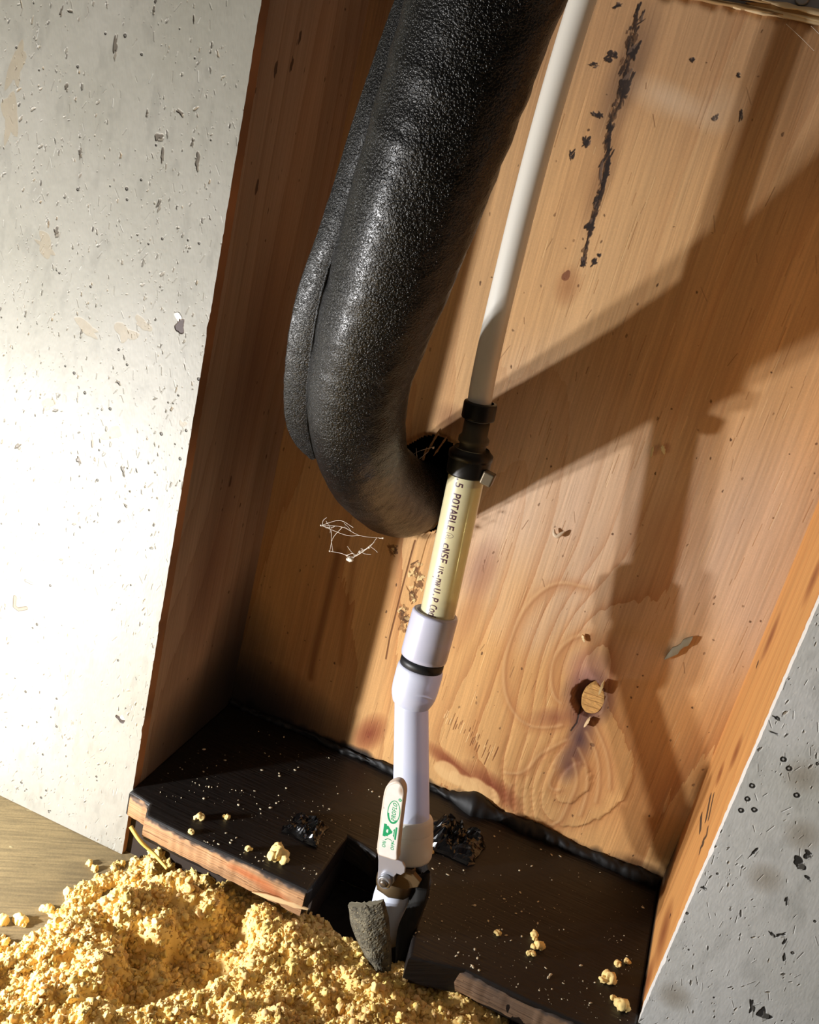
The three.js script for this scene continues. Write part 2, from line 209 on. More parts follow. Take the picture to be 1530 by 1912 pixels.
{
  // a grid with the pipe hole and the knot truly cut in it
  const nx = 246, ny = 406, x0 = 0, x1 = W, y0 = -0.03, y1 = 0.5755, pos = [], idx = [];
  const edge = (x, y) => Math.hypot(x - HOLE.x - 0.004, y - HOLE.y) - HOLE.r - 0.004 * vn(Math.atan2(y - HOLE.y, x - HOLE.x) * 4 + 20, 3.3) - 0.008 * sstep(0.3, 1, Math.cos(Math.atan2(y - HOLE.y, x - HOLE.x) - 0.9));
  for (let j = 0; j <= ny; j++) for (let i = 0; i <= nx; i++) {
    const x = mix(x0, x1, i / nx), y = mix(y0, y1, j / ny); let z = 0.0009 * (fbm(x * 14, y * 5, 2) - 0.5);
    const k = knotAt(x, y) + 0.10 * (vn(x * 500, y * 500) - 0.5); z -= 0.009 * sstep(1.02, 0.94, k);
    const p = rings(x, y), f = p - Math.floor(p); z -= 0.0011 * Math.pow(f, 3) * sstep(0.13, 0.05, y) * sstep(0.2, 0.24, x);
    const e = edge(x, y); z -= 0.005 * sstep(0.002, -0.001, e) + 0.002 * sstep(0.008, 0, e) * vn(x * 900, y * 120);
    if (y > 0.565) z -= 0.004 * sstep(0.568, 0.5755, y - 0.004 * vn(x * 300, 2));
    pos.push(x, y, -D + z);
  }
  for (let j = 0; j < ny; j++) for (let i = 0; i < nx; i++) { const a = j * (nx + 1) + i, b = a + 1, c = a + nx + 1, d = c + 1, x = mix(x0, x1, (i + 0.5) / nx), y = mix(y0, y1, (j + 0.5) / ny); if (edge(x, y) > -0.002) idx.push(a, b, d, a, d, c); }
  const g = new THREE.BufferGeometry(); g.setAttribute('position', new THREE.Float32BufferAttribute(pos, 3)); g.setIndex(idx); plywood.uv(g, (x) => x, (x, y) => y); g.computeVertexNormals();
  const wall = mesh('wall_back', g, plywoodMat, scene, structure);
  // the pale wood seen in the knot hole, split by the dark heart line
  const plug = new Sheet(-1, 1, -1, 1, 128, 128);
  plug.fill((x, y, o) => { const s = 1 - 0.2 * vn(x * 4, y * 22) - 0.1 * vn(x * 30, y * 30); o[0] = 226 * s; o[1] = 172 * s; o[2] = 98 * s; o[3] = 128 + 60 * (vn(x * 4, y * 16) - 0.5); });
  for (const v of [0.6, 0.25, -0.1, -0.5]) plug.line([-1, v, 1, v + 0.06], 0.03, '#7a4a1e', 0.6, -0.8, 0.1);
  const ring = []; for (let k = 0; k < 3; k++) ring.push(Array.from({ length: 36 }, (_, i) => { const a = i / 36 * 2 * Math.PI, q = (k === 2 ? 0.93 : 1) * (1 + 0.06 * (vn(Math.cos(a) * 3 + 9, Math.sin(a) * 3) - 0.5)); return V(Math.cos(a) * 0.0082 * q, Math.sin(a) * 0.0124 * q, [-0.006, 0.0024, 0.0034][k]); }));
  const pg = skin(ring, true, true); plug.uv(pg, (x) => x / 0.0083, (x, y) => y / 0.0125);
  const pm = mesh('knot', pg, plug.material({ roughness: 0.7 }, 0.0006), wall); pm.position.set(KNOT[0] + 0.0034, KNOT[1] - 0.0004, -D - 0.005);
  // splinters of torn veneer along the top edge and round the pipe hole
  const pale = std({ color: 0xe6cfa4, roughness: 0.8 });
  const sliver = (name, a, b, w, t, parent, m = pale) => {
    const d = b.clone().sub(a), side = d.clone().cross(V(0, 0, 1)).normalize(), rs = [];
    for (let k = 0; k <= 8; k++) { const q = k / 8, c = a.clone().addScaledVector(d, q), ww = w * (0.55 + 0.6 * hash(k, Math.round(a.x * 5000))) * sstep(-0.05, 0.2, q) * sstep(1.03, 0.75, q); rs.push([c.clone().addScaledVector(side, ww).add(V(0, 0, t)), c.clone().addScaledVector(side, -ww).add(V(0, 0, t)), c.clone().addScaledVector(side, -ww), c.clone().addScaledVector(side, ww)]); }
    return mesh(name, skin(rs), m, parent);
  };
  for (let i = 0; i < 26; i++) { const x = R(-0.01, 0.34), l = R(0.03, 0.11), y = 0.5762 + R(-0.0012, 0.0042), e = R(-0.0012, 0.0012); sliver('splinter', V(Math.max(0.002, x), y, -D - 0.004), V(Math.min(W - 0.002, x + l), y + e, -D - 0.003), R(0.0008, 0.0019), R(0.003, 0.0065), wall, i % 4 ? pale : std({ color: 0xb08c5c, roughness: 0.8 })); }
  for (const [a, b] of [[[0.1126, 0.262], [0.1166, 0.2816]], [[0.1177, 0.2616], [0.1229, 0.2776]], [[0.1107, 0.2531], [0.1105, 0.2654]], [[0.1313, 0.2094], [0.1341, 0.2212]], [[0.1243, 0.2003], [0.1289, 0.2086]], [[0.1326, 0.227], [0.1326, 0.2142]]]) sliver('splinter', V(...b, -D - 0.001), V(...a, -D + R(0.001, 0.004)), 0.0008, 0.001, wall, std({ color: 0x8a6a44, roughness: 0.9 }));
  globalThis.sliver = sliver;
}
// ---- the two studs
const studWood = (S, base, dark, orange) => S.fill((z, y, o) => {
  const p = z * 34 + 2.2 * (fbm(z * 16 + 4, y * 2.6, 2) - 0.5) * 2 + 0.1 * vn(z * 500, y * 20), f = p - Math.floor(p), l = (Math.pow(f, 4) * 0.6 + 0.12 * f) * (orange ? 0.35 : 0.6), fib = vn(z * 1200, y * 22), n = fbm(z * 30, y * 5, 3);
  const s = 1 - 0.10 * fib - 0.20 * n * (1 - orange * 0.5);
  for (let c = 0; c < 3; c++) o[c] = mix(base[c], dark[c], l) * s; o[3] = 128 + 50 * (fib - 0.5) - 26 * f;
});
{
  const S = new Sheet(-0.15, 0.01, -0.08, 0.62, 468, 2047); studWood(S, [182, 154, 132], [138, 104, 82], 0);
  for (const [u, v] of [[-0.0213, 0.4157], [-0.0377, 0.4857], [-0.0195, 0.4803], [-0.0417, 0.5007], [-0.0558, 0.219]]) S.blob(u, v, 0.0016, 0.004, 0, '#2c1a10', 0.7, -0.6);
  for (let i = 0; i < 60; i++) S.blob(R(-0.13, 0), R(0, 0.6), R(0.0003, 0.001), R(0.0006, 0.002), 0, '#2c1a10', R(0.3, 0.7), -0.5);
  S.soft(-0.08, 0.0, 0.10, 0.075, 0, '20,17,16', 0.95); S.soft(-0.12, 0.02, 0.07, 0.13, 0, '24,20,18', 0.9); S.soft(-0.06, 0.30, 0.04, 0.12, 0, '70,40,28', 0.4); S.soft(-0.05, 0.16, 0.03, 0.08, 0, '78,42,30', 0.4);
  S.line([-0.1349, 0.1715, -0.1327, 0.0562], 0.0008, '#2a160c', 0.6, -0.7);
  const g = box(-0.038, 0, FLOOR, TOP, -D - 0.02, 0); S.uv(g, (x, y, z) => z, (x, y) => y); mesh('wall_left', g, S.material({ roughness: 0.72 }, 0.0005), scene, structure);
  const Q = new Sheet(-0.15, 0.01, -0.08, 0.62, 468, 2047); studWood(Q, [236, 170, 98], [176, 98, 44], 1);
  for (const [u, v, a, b] of [[-0.0463, 0.1693, 0.012, 0.014], [-0.0709, 0.138, 0.010, 0.010], [-0.0945, 0.2292, 0.012, 0.02], [-0.0335, 0.0366, 0.03, 0.02], [-0.0185, 0.009, 0.02, 0.016], [-0.0343, 0.2933, 0.012, 0.02]]) Q.soft(u, v, a, b, 0, '120,60,26', 0.75);
  Q.blob(-0.103, 0.2053, 0.003, 0.002, 0.4, '#30160c', 0.9, -0.6); Q.blob(-0.0349, 0.049, 0.002, 0.0014, 0, '#30160c', 0.8, -0.4);
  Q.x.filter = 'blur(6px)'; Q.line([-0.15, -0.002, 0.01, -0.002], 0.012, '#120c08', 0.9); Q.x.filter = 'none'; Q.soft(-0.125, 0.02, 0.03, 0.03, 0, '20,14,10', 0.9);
  // a faint mill stamp, read along the board
  const ink = 'rgba(44,34,28,.78)', st = (pts, w) => Q.line(pts, w, ink, 1);
  st([-0.0716, 0.1197, -0.0521, 0.1144], 0.0050); st([-0.0624, 0.127, -0.0444, 0.1205], 0.0036); st([-0.0763, 0.1013, -0.0553, 0.1028], 0.0046);
  st([-0.0343, 0.1201, -0.0274, 0.1192, -0.0322, 0.1116, -0.026, 0.1136, -0.0303, 0.108, -0.0264, 0.1067], 0.0032);
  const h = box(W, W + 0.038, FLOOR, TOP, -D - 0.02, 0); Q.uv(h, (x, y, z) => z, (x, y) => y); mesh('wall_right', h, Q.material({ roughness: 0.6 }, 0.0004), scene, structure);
}
// ---- the painted boards over the studs
function paintSheet(u0, u1, v0, v1, w, h, count, tint) {
  const S = new Sheet(u0, u1, v0, v1, w, h);
  S.fill((x, y, o) => { const n = fbm(x * 22, y * 16, 4), m = fbm(x * 300, y * 300, 2), s = 1 - 0.12 * n - 0.04 * m - 0.05 * sstep(0.55, 0.8, fbm(x * 160 + 5, y * 60, 3)); o[0] = tint[0] * s; o[1] = tint[1] * s; o[2] = tint[2] * (s - 0.03 * n); o[3] = 150 + 14 * (m - 0.5) + 12 * (vn(x * 1500, y * 500) - 0.5) + 12 * (fbm(x * 120, y * 60, 2) - 0.5); });
  for (let i = 0; i < count; i++) {
    const u = R(u0, u1), v = R(v0, v1), k = rnd(), l = 0.0002 + 0.0011 * k * k * k * k, th = R(-0.5, 0.5) + (rnd() < 0.3 ? 0.7 : 0);
    if (vn(u * 40, v * 30) < 0.3) continue;
    S.blob(u, v, l * R(0.25, 0.6), l * R(0.8, 1.8), th, ['#5d564b', '#776d5e', '#3b352e', '#867256'][i % 4], R(0.25, 0.85), -R(0.3, 0.9), 0.4);
    if (k > 0.8) S.blob(u - l * 0.8, v + l * 0.5, l * 0.3, l * 0.8, th, '#fffdf4', 0.3, 0.5, 0.4);
  }
  for (let i = 0; i < count / 40; i++) { const u = R(u0, u1), v = R(v0, v1), r = R(0.0004, 0.001); S.blob(u, v, r, r, 0, '#2e2a26', 0.85, -1, 0.1); S.blob(u, v, r * 0.4, r * 0.4, 0, '#a59f94', 0.6, 0.2, 0.1); }
  for (let i = 0; i < count / 5; i++) { const u = R(u0, u1), v = R(v0, v1), l = R(0.001, 0.006), a = R(0.9, 2.2); S.line([u, v, u + Math.cos(a) * l, v + Math.sin(a) * l], 0.0003, rnd() < 0.75 ? '#6a6256' : '#ffffff', R(0.15, 0.45), rnd() < 0.5 ? -0.6 : 0.5); }
  return S;
}
function board(name, x0, x1, y0, S, edgeMat, open) {
  const ny = 420, n = (y, s) => 0.0003 * (fbm(y * 700, s, 3) - 0.5) * 2 - 0.0010 * Math.pow(vn(y * 60, s + 4), 12);
  const g = box(x0, x1, y0, TOP, 0, T, 1, ny, 1), p = g.attributes.position;
  for (let i = 0; i < p.count; i++) { const y = p.getY(i), x = p.getX(i); if (open > 0 ? x > x1 - 1e-6 : x < x0 + 1e-6) p.setX(i, x + open * n(y, p.getZ(i) > T / 2 ? 1 : 7)); }
  S.uv(g, (x) => x, (x, y) => y); g.computeVertexNormals();
  return mesh(name, g, [edgeMat, edgeMat, edgeMat, edgeMat, S.material({ roughness: 0.55 }, 0.0011), edgeMat], scene, structure);
}
{
  const raw = new Sheet(-0.01, 0.02, -0.1, 0.6, 64, 1024); raw.fill((z, y, o) => { const s = 0.8 + 0.3 * vn(z * 500, y * 18) - 0.25 * vn(z * 90, y * 60); o[0] = 176 * s; o[1] = 122 * s; o[2] = 82 * s; o[3] = 128 + 60 * (vn(z * 600, y * 30) - 0.5); });
  const rawMat = raw.material({ roughness: 0.8 }, 0.0005), S = paintSheet(-0.24, 0, -0.08, 0.60, 722, 2046, 5200, [156, 153, 144]);
  for (const [u, v, a, b, t] of [[-0.0637, 0.4935, 0.0012, 0.0030, 0], [-0.0383, 0.4942, 0.0009, 0.0028, -0.15], [-0.1145, 0.4436, 0.0020, 0.0026, 0], [-0.1232, 0.4826, 0.0012, 0.004, 0.2], [-0.1175, 0.4836, 0.003, 0.001, 0], [-0.0384, 0.4461, 0.0048, 0.0018, 0.6], [-0.0498, 0.4307, 0.0052, 0.0022, -0.5], [-0.0461, 0.4213, 0.0016, 0.005, -0.1], [-0.0281, 0.4327, 0.0015, 0.0032, 0.1], [-0.023, 0.4237, 0.0022, 0.006, -0.1], [-0.0594, 0.4416, 0.0012, 0.003, 0.2], [-0.0437, 0.3957, 0.0018, 0.0060, 0.3], [-0.085, 0.4717, 0.0022, 0.009, 0], [-0.1004, 0.4105, 0.002, 0.004, 0.2], [-0.1113, 0.3621, 0.003, 0.004, 0.1], [-0.1238, 0.2186, 0.005, 0.0016, -0.7], [-0.0764, 0.225, 0.003, 0.0034, -0.5], [-0.043, 0.2281, 0.0016, 0.0042, -0.5], [-0.0545, 0.2835, 0.0024, 0.0014, 0.5], [-0.036, 0.2168, 0.001, 0.001, 0], [-0.0376, 0.2061, 0.002, 0.0012, 0]])
    { S.blob(u, v, a * 0.5, b * 0.62, t, '#4d4539', 0.8, -1, 0.6); S.blob(u + a * 0.3, v - b * 0.5, a * 0.3, b * 0.4, t, '#6b6152', 0.6, -0.6, 0.6); }
  for (const [u, v, a, b, t] of [[-0.0808, 0.31, 0.008, 0.004, 0.2], [-0.0532, 0.3155, 0.007, 0.005, 0.2], [-0.1178, 0.3514, 0.009, 0.005, 0.4], [-0.0442, 0.3238, 0.005, 0.003, 0.3], [-0.1046, 0.253, 0.005, 0.005, 0], [-0.0062, 0.2715, 0.0026, 0.0026, 0], [-0.0563, 0.25, 0.006, 0.004, -0.5], [-0.1502, 0.4459, 0.004, 0.012, 0.2], [-0.1511, 0.4189, 0.006, 0.012, 0.1]]) S.blob(u, v, a, b, t, '#8d7a58', 0.34, -0.1, 0.6);
  // places where the paint has come away
  S.blob(-0.0183, 0.3302, 0.0032, 0.0048, 0.1, '#3a2a26', 0.95, -1, 0.35); S.blob(-0.0205, 0.3347, 0.0024, 0.002, 0.2, '#f4f0e6', 0.9, 0.8, 0.5); S.blob(-0.0181, 0.0503, 0.0030, 0.0022, 0.3, '#30241f', 0.95, -1, 0.4); S.blob(-0.017, 0.0521, 0.002, 0.0016, 0.3, '#efece2', 1, 0.8, 0.4);
  S.line([-0.114, 0.1091, -0.1141, 0.1018, -0.1103, 0.1008, -0.1043, 0.1044], 0.0026, '#6d6252', 0.95, -1, 0.001); S.line([-0.1067, 0.125, -0.1013, 0.1246], 0.0018, '#8a8070', 0.8, -1);
  board('wall_front_left', -1.2, 0, FLOOR + 0.0005, S, rawMat, 1);
  const Q = paintSheet(0.36, 0.60, -0.08, 0.40, 920, 1840, 3000, [226, 225, 222]);
  for (const [u, v, a, b, t] of [[0.4125, 0.148, 0.0060, 0.0045, 0.5], [0.4144, 0.1554, 0.0038, 0.0036, 0.4], [0.422, 0.0457, 0.0026, 0.0078, -0.3], [0.4298, 0.0441, 0.0054, 0.0062, -0.2], [0.3715, 0.2264, 0.0034, 0.0014, 0.2], [0.3733, 0.2175, 0.004, 0.0005, 0], [0.4194, 0.1003, 0.005, 0.0014, -0.8], [0.4225, 0.096, 0.0013, 0.005, 0], [0.415, 0.0982, 0.003, 0.0016, 0.5], [0.4262, 0.0859, 0.0012, 0.005, -0.3], [0.3717, 0.1092, 0.0026, 0.0014, 0], [0.3886, 0.1443, 0.0014, 0.005, 0.2], [0.4193, 0.1413, 0.0026, 0.0012, 0.4], [0.4142, 0.1231, 0.0014, 0.004, -0.3]]) { Q.blob(u, v, a * 0.6, b * 0.62, t, '#24211f', 0.9, -1, 0.6); Q.blob(u + 0.001, v - 0.001, a * 0.3, b * 0.6, t, '#8d8983', 0.4, 0.3, 0.5); }
  for (const [u, v] of [[0.3743, 0.1738], [0.3736, 0.1656], [0.3798, 0.1691], [0.3829, 0.2045], [0.3874, 0.2006], [0.3964, 0.1871], [0.3738, 0.1826]]) { Q.blob(u, v, 0.0016, 0.0015, 0, '#1e1c1a', 0.9, -1, 0.1); Q.blob(u, v, 0.0007, 0.0007, 0, '#c8c5be', 0.8, 0.4, 0.1); }
  for (const [u, v] of [[0.4076, 0.1653], [0.3994, 0.1308], [0.3952, 0.199], [0.3809, 0.0295]]) Q.soft(u, v, 0.012, 0.012, 0, '120,105,84', 0.45);
  const white = std({ color: 0xe4e2dc, roughness: 0.7 });
  board('wall_front_right', W, 1.4, FLOOR + 0.0005, Q, white, -1);
}
// ---- floor of the crawl space, far walls, ceiling: closed and thick
const floorSheet = new Sheet(0, 0.5, 0, 0.5, 1024, 1024);
floorSheet.fill((x, y, o) => { const a = x * 0.86 + y * 0.5, b = -x * 0.5 + y * 0.86, n = fbm(x * 26, y * 26, 4), f = vn(a * 60, b * 900), s = 1 - 0.22 * n - 0.16 * f - 0.1 * vn(x * 1500, y * 1500); o[0] = 166 * s; o[1] = 144 * s; o[2] = 100 * s; o[3] = 128 + 60 * (f - 0.5) + 50 * (n - 0.5); });
for (let i = 0; i < 260; i++) { const u = R(0, 0.5), v = R(0, 0.5); floorSheet.blob(u, v, R(0.0006, 0.003), R(0.0006, 0.002), R(0, 3), rnd() < 0.5 ? '#5c5036' : '#cdbf92', R(0.2, 0.6), rnd() < 0.5 ? -0.4 : 0.4, 0.5); }
for (let i = 0; i < 14; i++) floorSheet.soft(R(0, 0.5), R(0, 0.5), R(0.02, 0.06), R(0.01, 0.03), R(0, 3), '84,70,44', 0.4);
{
  const g = box(-1.2, 1.4, FLOOR - 0.05, FLOOR, -0.32, 1.6); floorSheet.uv(g, (x) => x, (x, y, z) => z); mesh('floor', g, floorSheet.material({ roughness: 0.85 }, 0.0008), scene, structure);
  const dull = std({ color: 0x8b8680, roughness: 0.9 }), dark = std({ color: 0x17130f, roughness: 0.95 });
  mesh('ceiling', box(-1.25, 1.45, TOP, TOP + 0.05, -0.37, 1.65), dull, scene, structure);
  mesh('wall_rear', box(-1.25, 1.45, FLOOR, TOP, 1.6, 1.65), dull, scene, structure);
  mesh('wall_far_left', box(-1.25, -1.2, FLOOR, TOP, -0.32, 1.6), dull, scene, structure);
  mesh('wall_far_right', box(1.4, 1.45, FLOOR, TOP, -0.32, 1.6), dull, scene, structure);
  mesh('wall_outer', box(-1.2, 1.4, FLOOR, TOP, -0.37, -0.32), dark, scene, structure);
  // sheet metal above the plywood
  const zinc = new Sheet(0, W, 0.56, TOP, 256, 306); zinc.fill((x, y, o) => { const n = fbm(x * 160, y * 160, 3), s = 0.8 + 0.4 * n; o[0] = 150 * s; o[1] = 152 * s; o[2] = 158 * s; o[3] = 128 + 90 * (n - 0.5); });
  const zg = box(0, W, 0.566, TOP, -D - 0.009, -D - 0.0055); zinc.uv(zg, (x) => x, (x, y) => y); const zm = mesh('wall_top', zg, zinc.material({ roughness: 0.5, metalness: 0.15 }, 0.0008), scene, structure);
  for (const [x, y] of [[0.258, 0.5865], [0.14, 0.60]]) mesh('nail_head', turned(V(x, y, -D - 0.0058), V(x, y, -D), [[0, 0], [0.0042, 0], [0.0042, 0.0012], [0.003, 0.002], [0, 0.0024]], 20), std({ color: 0xb9bcc0, metalness: 0.9, roughness: 0.35 }), zm);
}
// ---- the ledge at the foot of the bay: a tarred plank, notched for the pipe
const tarSheet = new Sheet(0, 0.2, 0, 0.2, 512, 512);
tarSheet.fill((x, y, o) => { const n = fbm(x * 60, y * 60, 4), f = vn(x * 60, y * 900), s = 0.7 + 0.6 * n; o[0] = 21 * s; o[1] = 16 * s; o[2] = 13 * s; o[3] = 128 + 90 * (n - 0.5) + 30 * (f - 0.5); });
const tarMat = tarSheet.material({ roughness: 0.48 }, 0.0016), tarBlack = phys({ color: 0x0b0908, roughness: 0.62 });
const OUT = [0, -D, W, -D, W, 0.031, 0.34, 0.0305, 0.30, 0.0318, 0.26, 0.031, 0.2251, 0.0416, 0.2213, 0.0249, 0.2201, 0.0077, 0.2184, -0.0143, 0.2150, -0.030, 0.205, -0.048, 0.190, -0.050, 0.178, -0.040, 0.1738, -0.0313, 0.1628, -0.0347, 0.1492, -0.0371, 0.1484, -0.0213, 0.1486, 0.0036, 0.1478, 0.0219, 0.149, 0.022, 0.1473, 0.0274, 0.10, 0.0278, 0.06, 0.0285, 0.024, 0.0275, 0.021, 0.0235, 0.018, 0.016, 0.008, 0.014, 0, 0.013];
{
  const s = new THREE.Shape(); for (let i = 0; i < OUT.length; i += 2) i ? s.lineTo(OUT[i], -OUT[i + 1]) : s.moveTo(OUT[i], -OUT[i + 1]);
  const g = new THREE.ExtrudeGeometry(s, { depth: 0.017, bevelEnabled: true, bevelSize: 0.0022, bevelThickness: 0.002, bevelOffset: -0.0022, bevelSegments: 3 }); g.rotateX(-Math.PI / 2); g.translate(0, -0.019, 0);
  tarSheet.uv(g, (x) => x, (x, y, z) => z + y); const ledge = mesh('trim_1', g, [tarMat, tarMat], scene, structure);
  // the bare broken face of the plank, left and right of the notch
  const lip = new Sheet(0, W, -0.03, 0.01, 1800, 196);
  lip.fill((x, y, o) => { const f = vn(x * 40, y * 1600), n = fbm(x * 50, y * 120, 3), tar = sstep(-0.0045, -0.001, y + 0.0035 * (fbm(x * 160, y * 200, 3) - 0.5) * 2), s = 1 - 0.2 * f - 0.25 * n; o[0] = mix(218 * s, 60, tar); o[1] = mix(166 * s, 50, tar); o[2] = mix(116 * s, 44, tar); o[3] = 128 + 70 * (f - 0.5) + 40 * (n - 0.5); });
  for (let i = 0; i < 30; i++) { const x = R(0.02, W), y = R(-0.018, -0.004); lip.line([x, y, x + R(0.01, 0.03), y - R(0, 0.002)], 0.0004, '#6a4020', 0.7, -0.6); }
  for (const [x, y] of [[0.115, -0.008], [0.125, -0.012], [0.10, -0.007]]) lip.soft(x, y, 0.016, 0.004, 0, '170,86,40', 0.7);
  lip.soft(0.29, -0.008, 0.09, 0.02, 0, '70,56,46', 0.75);
  const lipMat = lip.material({ roughness: 0.75 }, 0.0012);
  const face = (x0, x1, zf, bottom) => {
    const n = Math.round((x1 - x0) / 0.0012), rs = [];
    for (let k = 0; k <= n; k++) { const x = mix(x0, x1, k / n), z = zf(x), j = 0.0007 * (fbm(x * 300, 1, 2) - 0.5) * 2, b = bottom(x) + 0.001 * (vn(x * 260, 9) - 0.5); rs.push([V(x, -0.0012 + j, z - 0.004), V(x, -0.0014 + j, z + 0.0004), V(x, -0.0035 + j, z + 0.0014), V(x, (b - 0.003) / 2, z + 0.0016 + j), V(x, b + 0.001, z + 0.0012), V(x, b, z - 0.002)]); }
    return lip.uv(skin(rs), (x) => x, (x, y, z) => y - 0.2 * (z - zf(0.1)) * 0);
  };
  mesh('plank_edge', face(0.0235, [0.1467, 0.0278][0], (x) => 0.0274, (x) => mix(-0.0165, -0.0215, x / 0.14)), lipMat, ledge);
  mesh('plank_edge', face([0.2257, 0.0413][0], W - 0.002, (x) => 0.0305, () => -0.019), lipMat, ledge);
  mesh('plank_edge', face(0.002, 0.0175, (x) => 0.0132 + x * 0.1, () => -0.02), lipMat, ledge);
  sliver('splinter', V(0.112, -0.0155, 0.031), V(0.151, -0.013, 0.0268), 0.0016, 0.002, ledge, std({ color: 0xd8b684, roughness: 0.8 }));
  // the bearer below, set back
  mesh('trim_2', mergeGeometries([box(0, 0.146, FLOOR, -0.019, -D, 0.004), box(0.222, W, FLOOR, -0.019, -D, 0.006), box(0.146, 0.222, FLOOR, -0.019, -D, -0.062)]), std({ color: 0x2a1f16, roughness: 0.9 }), scene, structure);
  // tar slumped along the foot of the plywood
  const pts = [], rad = []; for (let k = 0; k <= 40; k++) { const x = mix(0.002, W - 0.002, k / 40); pts.push(V(x, 0.001 + 0.002 * vn(x * 50, 1), -D + 0.002)); }
  mesh('tar_bead', sweep(pts, (t) => { const x = t * W; return 0.0016 + 0.0022 * vn(x * 70, 4) + 0.0085 * Math.exp(-Math.pow((x - 0.221) / 0.014, 2)) + 0.004 * Math.exp(-Math.pow((x - 0.265) / 0.03, 2)) + 0.003 * Math.exp(-Math.pow((x - 0.35) / 0.02, 2)); }, 18, 220, (t, a) => 0.0016 * (fbm(t * 90 + 3, Math.cos(a) * 2 + 5, 2) - 0.5) * 2), tarBlack, ledge);
}
// dark lumpy sheet added as shade at the bottom of the notch
{
  const g = new THREE.PlaneGeometry(0.09, 0.11, 60, 70); g.rotateX(-Math.PI / 2); const p = g.attributes.position; for (let i = 0; i < p.count; i++) p.setY(i, 0.008 * fbm(p.getX(i) * 80 + 7, p.getZ(i) * 80 + 3, 3)); g.computeVertexNormals(); g.translate(0.184, FLOOR + 0.0005, 0.0);
  mesh('notch_shade', g, std({ color: 0x15100c, roughness: 0.95 }), scene, { kind: 'stuff', label: 'dark lumpy sheet added for the shade in the notch round the foot of the valve', category: 'notch_shade' });
}

